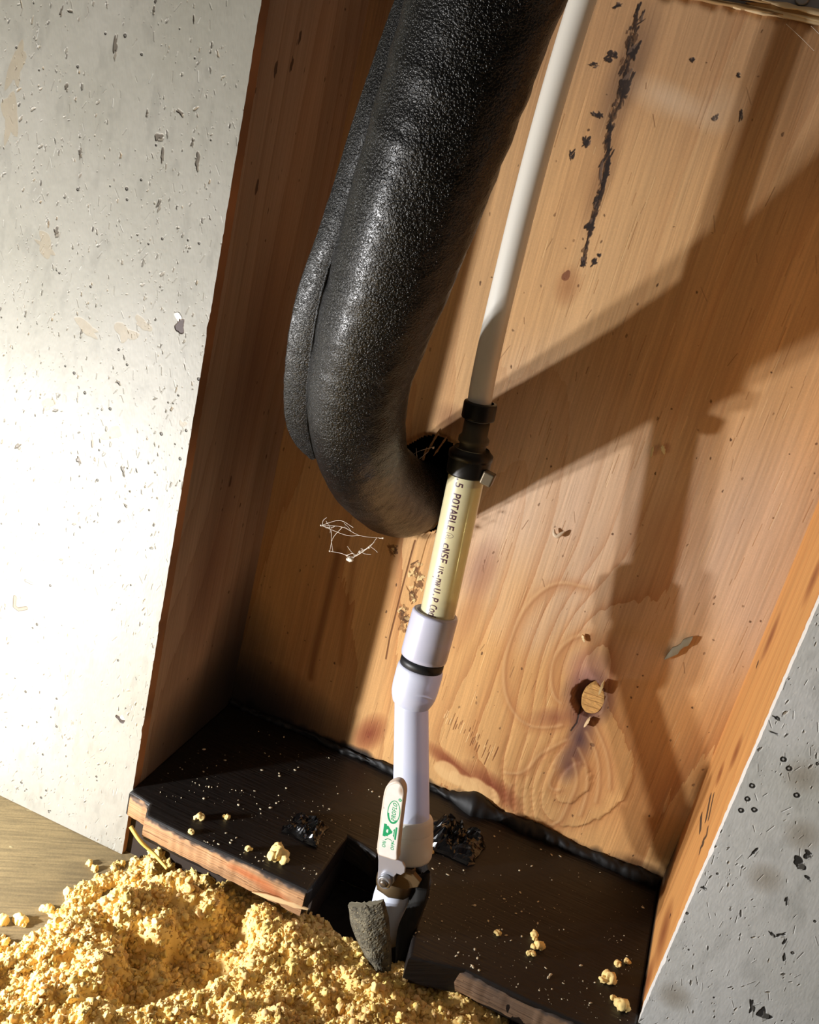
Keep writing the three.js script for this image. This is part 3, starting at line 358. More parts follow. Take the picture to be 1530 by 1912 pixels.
// ================================================================ THE PLUMBING
// ---- black foam insulation tube, out of the hole in the plywood, bending up
{
  const C = [0x0d, 0x0d, 0x0e], gran = document.createElement('canvas'); gran.width = gran.height = 1024; const q = gran.getContext('2d'); q.fillStyle = '#777'; q.fillRect(0, 0, 1024, 1024);
  for (let i = 0; i < 26000; i++) { const r = 2.2 + 5.5 * Math.pow(rnd(), 2.2), x = R(0, 1024), y = R(0, 1024), up = rnd() < 0.6; for (const ox of [-1024, 0, 1024]) for (const oy of [-1024, 0, 1024]) { const X = x + ox, Y = y + oy; if (X < -12 || Y < -12 || X > 1036 || Y > 1036) continue; q.globalAlpha = R(0.25, 0.8); q.fillStyle = up ? '#fff' : '#000'; q.beginPath(); q.ellipse(X, Y, r, r * R(0.6, 1.2), R(0, 3), 0, 7); q.fill(); } }
  q.globalAlpha = 1;
  const granTex = new THREE.CanvasTexture(gran); granTex.wrapS = granTex.wrapT = THREE.RepeatWrapping; granTex.magFilter = THREE.LinearFilter; granTex.repeat.set(1 / 0.094, 1 / 0.094);
  const foam = phys({ color: 0x060606, roughness: 0.32, specularIntensity: 0.55, bumpMap: granTex, bumpScale: 0.00042 });
  const t = thing('pipe_insulation', 'thick black foam insulation tube curving up out of the plywood, slit along its left side', 'pipe insulation');
  const axis = [V(0.107, 0.221, -0.165), V(0.1053, 0.2303, -0.1112), V(0.1029, 0.2512, -0.0656), V(0.1038, 0.2703, -0.0291), V(0.1081, 0.2938, 0.0071), V(0.1114, 0.3183, 0.0344), V(0.1147, 0.3462, 0.0537), V(0.1231, 0.3784, 0.0722), V(0.1328, 0.4123, 0.0898), V(0.1441, 0.4557, 0.1099), V(0.1516, 0.4871, 0.1212), V(0.1575, 0.5151, 0.1299), V(0.1651, 0.5406, 0.1391), V(0.1739, 0.5676, 0.1496)];
  mesh('foam_tube', sweep(axis, (s) => 0.0295 - 0.0030 * sstep(0.12, 0.36, s) + 0.0019 * sstep(0.4, 0.75, s), 72, 220, (s, a) => 0.0007 * (fbm(s * 60 + 2, Math.cos(a) * 2.4 + Math.sin(a) * 3 + 9, 3) - 0.5) * 2), foam, t);
  // the free lip of the slit: a flat strip as thick as the foam wall
  const st = [[0.1292, 0.5343, 0.1344, 0.1402, 0.5352, 0.1378], [0.1194, 0.5093, 0.1245, 0.1284, 0.5102, 0.1284], [0.114, 0.4897, 0.1194, 0.1232, 0.4909, 0.1232], [0.1074, 0.4648, 0.1126, 0.118, 0.4666, 0.1179], [0.1008, 0.4371, 0.1043, 0.1128, 0.4397, 0.109], [0.0941, 0.4097, 0.0974, 0.1078, 0.4132, 0.1013], [0.0883, 0.3919, 0.0905, 0.1025, 0.3959, 0.0941], [0.0829, 0.3678, 0.0813, 0.0978, 0.3722, 0.0845], [0.0788, 0.3403, 0.0681, 0.0939, 0.3452, 0.0711], [0.0768, 0.3221, 0.0579, 0.0917, 0.3272, 0.0608], [0.0765, 0.3028, 0.0447, 0.0897, 0.3074, 0.0461], [0.0791, 0.2914, 0.0343, 0.0894, 0.2951, 0.0357], [0.0853, 0.2838, 0.0261, 0.09, 0.2849, 0.0265]];
  const mk = (o) => new THREE.CatmullRomCurve3(st.map((s) => V(s[o], s[o + 1], s[o + 2])), false, 'centripetal'), A = mk(0), B = mk(3), rs = [], N = 150;
  for (let k = 0; k <= N; k++) {
    const a = A.getPoint(k / N), b = B.getPoint(k / N), w = b.clone().sub(a), tan = A.getTangent(k / N), n = w.clone().cross(tan).normalize(); if (n.z < 0) n.negate();
    const th = 0.011 * sstep(1.0, 0.93, k / N) + 0.002, ring = [], e = 0.0010; w.normalize();
    const L = a.distanceTo(b);
    for (const [u, v] of [[0, -e], [e, 0], [L * 0.5, 0.0004], [L - e, 0], [L, -e], [L, -th], [L * 0.5, -th], [0, -th]]) ring.push(a.clone().addScaledVector(w, u + 0.0004 * (vn(k * 0.7, u * 900) - 0.5)).addScaledVector(n, v + 0.0004 * (vn(k * 0.9, u * 700 + 5) - 0.5)));
    rs.push(ring);
  }
  mesh('slit_lip', skin(rs, true, true, (k, i) => [i / 8 * 0.05, k / N * 0.4]), phys({ color: 0x070707, roughness: 0.36, specularIntensity: 0.6, bumpMap: granTex, bumpScale: 0.0005 }), t);
  // cuts and pale scuffs near the elbow
  for (const [a, b] of [[[0.1168, 0.2517, -0.0584], [0.1166, 0.2551, -0.0597]], [[0.1024, 0.2162, -0.0664], [0.104, 0.2187, -0.0678]]]) void a, b;
}
// ---- water line: thin white pipe above, crimped reducer, printed pipe, coupling, white riser
{
  const t = thing('water_pipe', 'white plastic water line rising beside the plywood, thin above the black crimps and thick below', 'water pipe');
  const ivory = phys({ color: 0xf3eee2, roughness: 0.4, transmission: 0.2, thickness: 0, clearcoat: 0.25, clearcoatRoughness: 0.3 }), white = phys({ color: 0xdde2f4, transmission: 0.3, thickness: 0, roughness: 0.4, clearcoat: 0.3, clearcoatRoughness: 0.25 });
  const upper = [V(0.1626, 0.3025, -0.0375), V(0.1609, 0.3174, -0.0375), V(0.1584, 0.3351, -0.0375), V(0.1564, 0.3656, -0.0375), V(0.1551, 0.409, -0.037), V(0.1542, 0.4531, -0.037), V(0.1546, 0.5032, -0.0365), V(0.1565, 0.5478, -0.036), V(0.1598, 0.5849, -0.035), V(0.1643, 0.6224, -0.034)];
  mesh('thin_pipe', sweep(upper, 0.0072, 36, 120), ivory, t);
  const a = V(0.1698, 0.1596, -0.026), top = V(0.1688, 0.192, -0.0305).sub(a), cb = V(0.1629, 0.2911, -0.0375), low = V(0.1706, 0.1864, -0.0297);
  // crimped reducer
  const m0 = cb, m1 = upper[1], len = m0.distanceTo(m1), black = phys({ color: 0x16130f, roughness: 0.4, metalness: 0.35 }), grime = phys({ color: 0x4a4233, roughness: 0.55, metalness: 0.3 });
  const up1 = m1.clone().sub(m0).normalize(), along = (d) => m0.clone().addScaledVector(up1, d);
  const fit = mesh('reducer', turned(along(-0.012), along(1), [[0, 0], [0.0095, 0], [0.0095, 0.012], [0.0108, 0.0135], [0.0112, 0.019], [0.0095, 0.0205], [0.0082, 0.022], [0.0082, 0.026], [0.0094, 0.0265], [0.0094, 0.029], [0.0078, 0.031], [0.0078, 0.04], [0, 0.04]]), grime, t);
  const ringBig = mesh('crimp_ring', turned(along(-0.0065), along(1), [[0.0108, 0], [0.0128, 0.0006], [0.0131, 0.0015], [0.0131, 0.0105], [0.0127, 0.0114], [0.0108, 0.012]]), black, t);
  const ear = new RoundedBoxGeometry(0.0075, 0.0085, 0.006, 2, 0.0012); ear.rotateZ(-0.15); ear.translate(along(-0.002).x + 0.0145, along(-0.002).y - 0.0005, m0.z + 0.006); mesh('ring_ear', ear, phys({ color: 0x6b5f4c, roughness: 0.4, metalness: 0.6 }), ringBig);
  mesh('crimp_ring', turned(along(0.0285), along(1), [[0.0080, 0], [0.0098, 0.0006], [0.0101, 0.0014], [0.0101, 0.0098], [0.0097, 0.0106], [0.0080, 0.011]]), black, t);
  mesh('band', turned(along(0.0035), along(1), [[0.0108, 0], [0.0136, 0.0008], [0.0136, 0.004], [0.0116, 0.006], [0.0108, 0.007]]), black, t);
  // printed translucent pipe
  const L = low.distanceTo(cb), S = new Sheet(0, 1, 0, 1, 512, 1024);
  S.fill((u, v, o) => { const n = 1 - 0.05 * fbm(u * 12, v * 20, 2); o[0] = 240 * n; o[1] = 231 * n; o[2] = 186 * n; });
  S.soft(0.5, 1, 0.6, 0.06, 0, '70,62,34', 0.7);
  const words = (str, v0, v1, size, u = 0.487) => { const g = S.x, [px, py] = S.P(u, v0), long = Math.abs(v1 - v0) * S.h; g.save(); g.translate(px, py); g.rotate(Math.PI / 2); g.font = `${size}px monospace`; g.textBaseline = 'middle'; g.fillStyle = '#4a2230'; g.strokeStyle = '#4a2230'; g.lineWidth = 3; const k = long / g.measureText(str).width; g.scale(k, 1); g.fillText(str, 0, 0); g.strokeText(str, 0, 0); g.restore(); };
  const pv = (py) => 1 - (py - 868) / (1165 - 868);
  words('7.5 POTABLE', pv(876), pv(981), 50); words('cNSF', pv(1004), pv(1041), 50); words('us-pw', pv(1047), pv(1084), 60, 0.482); words('U.P', pv(1088), pv(1114), 46, 0.485); words('Code(A)', pv(1119), pv(1172), 50, 0.485);
  S.x.strokeStyle = '#7d6a6a'; S.x.lineWidth = 2.6; { const [px, py] = S.P(0.487, pv(990)); S.x.beginPath(); S.x.ellipse(px, py, 22, 15, 0, 0, 7); S.x.stroke(); S.x.beginPath(); S.x.moveTo(px - 10, py + 3); S.x.lineTo(px + 10, py - 3); S.x.moveTo(px - 8, py - 5); S.x.lineTo(px + 4, py + 6); S.x.stroke(); S.x.fillStyle = '#7d6a6a'; S.x.fillRect(px - 22, py + 22, 12, 5); }
  const lg = new THREE.CylinderGeometry(0.0111, 0.0111, L + 0.02, 48, 60, true, Math.PI), lp = lg.attributes.position, luv = lg.attributes.uv; for (let i = 0; i < lp.count; i++) luv.setY(i, (lp.getY(i) + L / 2) / L);
  lg.applyMatrix4(new THREE.Matrix4().makeRotationFromQuaternion(new THREE.Quaternion().setFromUnitVectors(V(0, 1, 0), cb.clone().sub(low).normalize())).setPosition(cb.clone().add(low).multiplyScalar(0.5)));
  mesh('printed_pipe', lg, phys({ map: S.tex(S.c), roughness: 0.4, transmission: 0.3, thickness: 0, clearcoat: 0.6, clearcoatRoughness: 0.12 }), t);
  // coupling: collar, black ring, lower cup
  const dir = top.clone().normalize(), up = (d) => a.clone().addScaledVector(dir, d), H = top.length();
  mesh('collar', turned(up(0.0015), up(1), [[0.0116, H - 0.008], [0.0118, H - 0.0008], [0.0128, H + 0.0004], [0.0142, H], [0.0149, H - 0.0014], [0.0151, H * 0.55], [0.0151, 0.004], [0.0147, 0.0018], [0.0138, 0.0012], [0.011, 0.001]], 56), phys({ color: 0xcfcfe0, roughness: 0.32, transmission: 0.2, thickness: 0, clearcoat: 0.4, clearcoatRoughness: 0.2 }), t);
  mesh('rubber_ring', turned(up(-0.0035), up(1), [[0.011, 0], [0.0140, 0.0002], [0.0142, 0.0030], [0.0140, 0.0058], [0.011, 0.006]], 48), phys({ color: 0x141416, roughness: 0.5 }), t);
  mesh('coupling', turned(up(-0.030), up(1), [[0.0108, 0], [0.0124, 0.0010], [0.0138, 0.0044], [0.0146, 0.0076], [0.0150, 0.012], [0.0151, 0.0225], [0.0148, 0.0258], [0.0136, 0.0275], [0.011, 0.0276]], 56), white, t);
  const foot = V(0.194, 0.0598, -0.0070), wtop = up(-0.028);
  mesh('riser', turned(foot, wtop, [[0.0123, -0.02], [0.0121, 0], [0.0114, foot.distanceTo(wtop) * 0.6], [0.0110, foot.distanceTo(wtop)]], 48), white, t);
  const fd = wtop.clone().sub(foot).normalize(), dn = (d) => foot.clone().addScaledVector(fd, d);
  const sk = phys({ color: 0xefeae0, roughness: 0.5, transmission: 0.2, thickness: 0 });
  mesh('socket', turned(dn(-0.0285), wtop, [[0.0100, 0], [0.0126, 0.0006], [0.0136, 0.0024], [0.0144, 0.008], [0.0147, 0.016], [0.0146, 0.0185], [0.0141, 0.0190], [0.0141, 0.0196], [0.0146, 0.0200], [0.0145, 0.0265], [0.0138, 0.0285], [0.0118, 0.0290]], 56), sk, t);
}
// ---- shut-off valve
{
  const base = V(0.199, -0.0074, 0.0040), t = thing('shutoff_valve', 'white shut-off valve with a flat lever printed in green, in the notch of the ledge', 'valve');
  const d = V(0.194, 0.0598, -0.0070).sub(base).normalize(), up = (k) => base.clone().addScaledVector(d, k);
  const milk = phys({ color: 0xdfe5f4, roughness: 0.34, clearcoat: 0.3, clearcoatRoughness: 0.3 }), brass = std({ color: 0x6a573c, roughness: 0.5, metalness: 0.55 }), steel = std({ color: 0xaeb0b4, roughness: 0.36, metalness: 0.75 });
  mesh('valve_body', turned(up(-0.02), up(1), [[0, 0], [0.0120, 0.0005], [0.0126, 0.010], [0.0126, 0.030], [0.0120, 0.036], [0.0112, 0.039], [0, 0.040]], 48), milk, t);
  mesh('bonnet', turned(up(0.0165), up(1), [[0.0100, 0], [0.0132, 0.0004], [0.0136, 0.0022], [0.0136, 0.0068], [0.0128, 0.0085], [0.0112, 0.010], [0.0112, 0.018], [0.0100, 0.0185]], 8), brass, t);
  // stem towards the room, hexagon nut and bolt end
  const HZ = 0.019, nx = [0.1937, 0.0277], n0 = V(nx[0], nx[1], HZ), st = V(nx[0] + 0.004, nx[1] + 0.001, 0.006);
  mesh('stem', turned(st, n0, [[0, 0], [0.0062, 0], [0.0062, 0.006], [0.0040, 0.0065], [0.0040, 0.0125], [0, 0.0125]], 20), brass, t);
  const nut = mesh('nut', turned(n0, V(n0.x, n0.y, 1), [[0.0026, -0.001], [0.0038, -0.0006], [0.0046, 0.0002], [0.0046, 0.0030], [0.0040, 0.0036], [0.0028, 0.0038], [0.0026, 0.0028]], 24), steel, t);
  mesh('bolt', turned(V(n0.x, n0.y, HZ - 0.002), V(n0.x, n0.y, 1), [[0, 0], [0.0027, 0], [0.0027, 0.0062], [0.0019, 0.0074], [0, 0.0076]], 18), std({ color: 0x8d8478, roughness: 0.3, metalness: 0.85 }), nut);
  const poly = (l) => { const s = new THREE.Shape(); l.forEach(([x, y], i) => (i ? s.lineTo(x, y) : s.moveTo(x, y))); return s; };
  // steel lever plate
  const plate = [[0.1842, 0.0441], [0.186, 0.039], [0.1875, 0.0323], [0.1885, 0.0258], [0.1902, 0.0227], [0.1934, 0.0218], [0.1971, 0.0237], [0.1986, 0.0281], [0.1977, 0.032], [0.199, 0.0358], [0.2019, 0.036], [0.2035, 0.0386], [0.203, 0.0422], [0.2005, 0.0448], [0.1975, 0.045], [0.1957, 0.0492]];
  const pgm = new THREE.ExtrudeGeometry(poly(plate), { depth: 0.0012, bevelEnabled: true, bevelSize: 0.0005, bevelThickness: 0.0005, bevelSegments: 2 }); pgm.translate(0, 0, HZ - 0.0022);
  const lever = mesh('lever', pgm, std({ color: 0xb9bac2, roughness: 0.38, metalness: 0.55 }), t);
  const tab = new THREE.ExtrudeGeometry(poly([[0.2018, 0.0351], [0.2089, 0.0363], [0.2142, 0.033], [0.2137, 0.0292], [0.2062, 0.0234], [0.1976, 0.0215], [0.1986, 0.0282]]), { depth: 0.003, bevelEnabled: true, bevelSize: 0.0005, bevelThickness: 0.0005, bevelSegments: 2 }); tab.translate(0, 0, HZ - 0.008);
  mesh('stop_plate', tab, brass, t);
  // vinyl sleeve on the lever, with its print
  const hz = 0.021, o = [[0.1833, 0.1014], [0.1804, 0.099], [0.1784, 0.0956], [0.1778, 0.092], [0.179, 0.0778], [0.1813, 0.0608], [0.1832, 0.0477], [0.1849, 0.0447], [0.1907, 0.0451], [0.1974, 0.0467], [0.1964, 0.0536], [0.1944, 0.0675], [0.1912, 0.0908], [0.1904, 0.0957], [0.1886, 0.0997], [0.1859, 0.1017]];
  const curve = new THREE.CatmullRomCurve3(o.map(([x, y]) => V(x, y, 0)), true, 'centripetal'), sh = poly(curve.getPoints(90).slice(0, -1).map((p) => [p.x, p.y]));
  const hg = new THREE.ExtrudeGeometry(sh, { depth: 0.0042, bevelEnabled: true, bevelSize: 0.0012, bevelThickness: 0.0011, bevelOffset: -0.0012, bevelSegments: 4, curveSegments: 4 }); hg.translate(0, 0, hz - 0.0053);
  const xs = o.map((q) => q[0]), ys = o.map((q) => q[1]), x0 = Math.min(...xs) - 0.002, x1 = Math.max(...xs) + 0.002, y0 = Math.min(...ys) - 0.002, y1 = Math.max(...ys) + 0.002;
  const S = new Sheet(x0, x1, y0, y1, 512, Math.round(512 * (y1 - y0) / (x1 - x0))); S.fill((u, v, q) => { const n = 1 - 0.06 * fbm(u * 300, v * 300, 3); q[0] = 236 * n; q[1] = 234 * n; q[2] = 226 * n; });
  const ax = [0.1911, 0.0466], bx = [0.1856, 0.0942], ang = Math.atan2(bx[1] - ax[1], bx[0] - ax[0]), g = S.x, green = '#149a62';
  const put = (u, v, draw, turn = 0) => { const [px, py] = S.P(u, v); g.save(); g.translate(px, py); g.rotate(-ang + turn); draw(g); g.restore(); };
  const mm = S.s / 1000; g.fillStyle = g.strokeStyle = green;
  put(0.1872, 0.0799, (c) => { c.lineWidth = 0.55 * mm; c.beginPath(); c.ellipse(0, 0, 8.2 * mm, 3.9 * mm, 0, 0, 7); c.stroke(); c.lineWidth = 1.3 * mm; c.beginPath(); c.ellipse(0, 0, 7.9 * mm, 3.6 * mm, 0, 2.3, 4.5); c.stroke(); c.font = `italic bold ${3.9 * mm}px sans-serif`; c.textAlign = 'center'; c.textBaseline = 'middle'; const k = 13.2 * mm / c.measureText('PROFLO').width; c.scale(k, 1); c.fillText('PROFLO', 0, 0.2 * mm); });
  put(0.189, 0.0901, (c) => { c.beginPath(); c.arc(0, 0, 1.1 * mm, 0, 7); c.fill(); c.fillStyle = '#d9efe2'; c.font = `bold ${1.5 * mm}px sans-serif`; c.textAlign = 'center'; c.textBaseline = 'middle'; c.fillText('R', 0, 0); });
  put(0.1882, 0.0652, (c) => { c.scale(1.15, 1.2); const b = (x, y, w, h) => c.fillRect(x * mm, y * mm, w * mm, h * mm); b(-4, -3.7, 8, 1.6); b(-3.4, -2.1, 2.4, 1.2); b(0.6, -2.1, 2.6, 1.2); c.beginPath(); c.moveTo(-3 * mm, -1 * mm); c.lineTo(3 * mm, -1 * mm); c.lineTo(0.7 * mm, 1 * mm); c.lineTo(3 * mm, 2.6 * mm); c.lineTo(-3 * mm, 2.6 * mm); c.lineTo(-0.7 * mm, 1 * mm); c.fill(); b(-4, 2.8, 8, 1.0); c.fillStyle = '#e6ebe2'; b(-1.6, 1.3, 3, 0.7); b(-1.2, -1.7, 2.2, 0.7); });
  put(0.1867, 0.0546, (c) => { c.font = `bold ${3.2 * mm}px sans-serif`; c.textAlign = 'center'; c.textBaseline = 'middle'; c.fillText('ON', 0, 0); });
  put(0.1924, 0.0558, (c) => { c.font = `bold ${3.2 * mm}px sans-serif`; c.textAlign = 'center'; c.textBaseline = 'middle'; c.fillText('OFF', 0, 0); });
  S.line([0.1866, 0.058, 0.1879, 0.0595, 0.1897, 0.0598, 0.1912, 0.0591], 0.0005, green, 1); S.line([0.1917, 0.0572, 0.1921, 0.0598], 0.0005, green, 1);
  S.x.globalAlpha = 1; S.soft(0.1887, 0.0977, 0.003, 0.005, 0, '120,80,50', 0.7); S.soft(0.18, 0.0799, 0.0014, 0.001, 0, '140,130,120', 0.5);
  S.uv(hg, (x) => x, (x, y) => y);
  mesh('lever_sleeve', hg, [phys({ map: S.tex(S.c), roughness: 0.4, clearcoat: 0.2 }), phys({ color: 0xcbb9a8, roughness: 0.5 })], lever);
}
// ---- torn foam sleeve round the foot of the valve
{
  const base = V(0.199, -0.0074, 0.0040), S = new Sheet(0, 1, 0, 1, 256, 256); S.fill((u, v, o) => { const n = fbm(u * 14, v * 14, 4), s = 0.6 + 0.9 * n; o[0] = 92 * s; o[1] = 86 * s; o[2] = 70 * s; o[3] = 128 + 120 * (fbm(u * 40, v * 40, 3) - 0.5); });
  for (let i = 0; i < 520; i++) S.blob(rnd(), rnd(), R(0.003, 0.012), R(0.003, 0.014), R(0, 3), i % 3 ? '#c4b48c' : '#2a2820', R(0.3, 0.9), i % 3 ? 0.8 : -0.6, 0.5);
  // two torn leaves of the sleeve, each a thick curved sheet between its left and right edge
  const leaf = (L, Rr, z0, z1, th, bulge) => {
    const A = new THREE.CatmullRomCurve3(L.map(([x, y], i) => V(x, y, mix(z0, z1, i / (L.length - 1))))), B = new THREE.CatmullRomCurve3(Rr.map(([x, y], i) => V(x, y, mix(z0, z1, i / (Rr.length - 1))))), n = 40, m = 22, front = [], rows = [];
    for (let k = 0; k <= n; k++) {
      const a = A.getPoint(k / n), b = B.getPoint(k / n), ring = [], at2 = (q, back) => { const p = a.clone().lerp(b, q); p.z += bulge * Math.sin(Math.PI * q) * (0.5 + 0.5 * Math.sin(Math.PI * (0.15 + 0.7 * k / n))) + 0.0014 * (fbm(p.x * 300 + z0 * 99, p.y * 300, 2) - 0.5) - back; p.y += k < 3 ? 0.0026 * (vn(q * 13, z0 * 50 + 4) - 0.5) : 0; return p; };
      for (let i = 0; i <= m; i++) ring.push(at2(i / m, 0)); for (let i = m; i >= 0; i--) ring.push(at2(i / m, th * (0.5 + 0.5 * Math.sin(Math.PI * i / m))));
      rows.push(ring);
    }
    return skin(rows, true, true, (k, i) => [i / 46, k / n]);
  };
  const m = S.material({ roughness: 0.9 }, 0.002), t = thing('foam_sleeve', 'torn piece of grey black foam sleeve curled round the foot of the valve', 'foam sleeve');
  mesh('left_leaf', leaf([[0.176, 0.0051], [0.1817, -0.0058], [0.1916, -0.017], [0.2055, -0.0274]], [[0.1969, 0.0188], [0.2031, 0.0102], [0.2092, -0.0038], [0.216, -0.0222]], 0.028, 0.036, 0.006, 0.007), m, t);
  mesh('right_leaf', leaf([[0.2061, 0.0185], [0.2101, 0.0083], [0.2097, -0.0057], [0.2155, -0.0234]], [[0.2166, 0.0295], [0.2207, 0.0141], [0.2206, 0.0004], [0.2206, -0.0223]], -0.002, 0.026, 0.006, 0.004), std({ color: 0x15130f, roughness: 0.9 }), t);
}
// ---- glossy scraps of black plastic film on the ledge
{
  const film = phys({ color: 0x050506, roughness: 0.14, clearcoat: 0.6, side: THREE.DoubleSide });
  const scrap = (label, x, z, w, d, h, sd) => {
    const g = new THREE.PlaneGeometry(w, d, 26, 22); g.rotateX(-Math.PI / 2); const p = g.attributes.position;
    for (let i = 0; i < p.count; i++) { const u = p.getX(i) / w, v = p.getZ(i) / d, a = vn(u * 5 + sd, v * 4 + sd), b = Math.abs(vn(u * 9 + sd, v * 7) - 0.5) * 2, r = Math.max(Math.abs(u), Math.abs(v)) * 2; p.setXYZ(i, p.getX(i) * (1 - 0.25 * vn(v * 6, sd)) + 0.1 * w * (a - 0.5), h * (0.15 + 0.6 * a + 0.4 * b) * sstep(1.05, 0.5, r) + 0.0009, p.getZ(i) * (1 - 0.3 * vn(u * 5, sd + 3))); }
    const f = g.toNonIndexed(); f.computeVertexNormals(); const m = mesh('plastic_scrap', f, film); m.position.set(x, 0, z); m.userData = { label, category: 'plastic scrap' }; return m;
  };
  scrap('crumpled glossy black plastic film beside the foot of the white riser, at the plywood', 0.2173, -0.0766, 0.046, 0.040, 0.018, 4);
  scrap('small crumpled black plastic film lying on the ledge left of the valve lever', 0.1207, -0.0248, 0.030, 0.026, 0.010, 11);
}

// ================================================================ LOOSE THINGS
const crumbMat = std({ color: 0xf9d98e, roughness: 0.95 });
// ---- the pile of yellow crumbs on the floor
const pileAt = (() => {
  const c = [];
  for (const q of [[-0.0269, -0.066, 0.1025], [-0.0238, -0.066, 0.0756], [-0.0189, -0.066, 0.0486], [-0.0068, -0.066, 0.0226], [0.0011, -0.066, 0.0013], [-0.0495, -0.068, 0.0607], [-0.0397, -0.068, 0.0218], [-0.0789, -0.068, 0.0427], [-0.0438, -0.066, 0.1214], [-0.0805, -0.068, 0.082], [0.0132, -0.062, -0.0073], [0.1514, -0.052, -0.0111], [0.1758, -0.052, -0.008], [0.1969, -0.046, 0.0019], [0.2157, -0.044, 0.0055], [0.1434, -0.04, -0.0044], [0.0044, -0.03, 0.1682], [0.0194, -0.034, 0.1841], [0.0215, -0.032, 0.1487], [0.0357, -0.03, 0.1699], [0.0324, -0.028, 0.13], [0.0524, -0.026, 0.1553]]) c.push([q[0], q[2], q[1]]);
  for (const q of [[-0.013, -0.06, 0.1284], [-0.0096, -0.06, 0.0857], [0.0051, -0.057, 0.0466], [0.0162, -0.054, 0.0224], [0.0285, -0.05, 0.0049], [0.0216, -0.034, 0.1349], [0.0352, -0.028, 0.1086], [0.0492, -0.024, 0.0736], [0.0648, -0.025, 0.0408], [0.0874, -0.027, 0.0364], [0.0577, -0.024, 0.1134], [0.0742, -0.026, 0.0804], [0.0905, -0.05, 0.0809], [0.0727, -0.046, 0.094], [0.115, -0.052, 0.0851], [0.0863, -0.048, 0.1162], [0.1061, -0.042, 0.0352], [0.1115, -0.046, 0.0541], [0.1222, -0.021, 0.0352], [0.1428, -0.019, 0.0489], [0.1454, -0.026, 0.0697], [0.1707, -0.022, 0.0455], [0.1776, -0.024, 0.0753], [0.1917, -0.02, 0.0468], [0.2135, -0.02, 0.0594], [0.2257, -0.022, 0.0321], [0.2582, -0.022, 0.0297], [0.2868, -0.026, 0.0244], [0.3067, -0.032, 0.0178], [0.1332, -0.026, 0.0954], [0.1183, -0.024, 0.1316], [0.0898, -0.022, 0.1579], [0.1678, -0.016, 0.1164], [0.2226, -0.012, 0.087], [0.266, -0.016, 0.0603], [0.0463, -0.028, 0.1654], [0.0196, -0.038, 0.159], [0.1516, -0.02, 0.1173], [0.058, -0.026, 0.1388]]) c.push([q[0], q[2], q[1]]);
  for (const [x, z] of [[-0.05, 0.2], [0, 0.26], [0.1, 0.32], [0.2, 0.34], [0.3, 0.28], [0.36, 0.16], [0.38, 0.08], [-0.06, 0.13], [0.345, 0.03], [0.01, 0.02]]) c.push([x, z, FLOOR - 0.004]);
  for (const [x, z, h] of [[0.08, 0.21, -0.02], [0.18, 0.2, -0.01], [0.26, 0.15, -0.012], [0.3, 0.09, -0.025], [0.215, 0.005, -0.055], [0.12, 0.022, -0.04], [0.06, 0.02, -0.056], [0.08, 0.025, -0.05], [0.30, 0.012, -0.05], [0.26, 0.010, -0.05]]) c.push([x, z, h]);
  return (x, z) => {
    let s = 0, w = 0; for (const [cx, cz, h] of c) { const d = (x - cx) * (x - cx) + (z - cz) * (z - cz) + 0.00002, k = 1 / (d * d); s += k * h; w += k; }
    return s / w + 0.010 * (fbm(x * 70 + 3, z * 70 + 8, 2) - 0.5) + 0.008 * (fbm(x * 150, z * 150 + 5, 2) - 0.5);
  };
})();
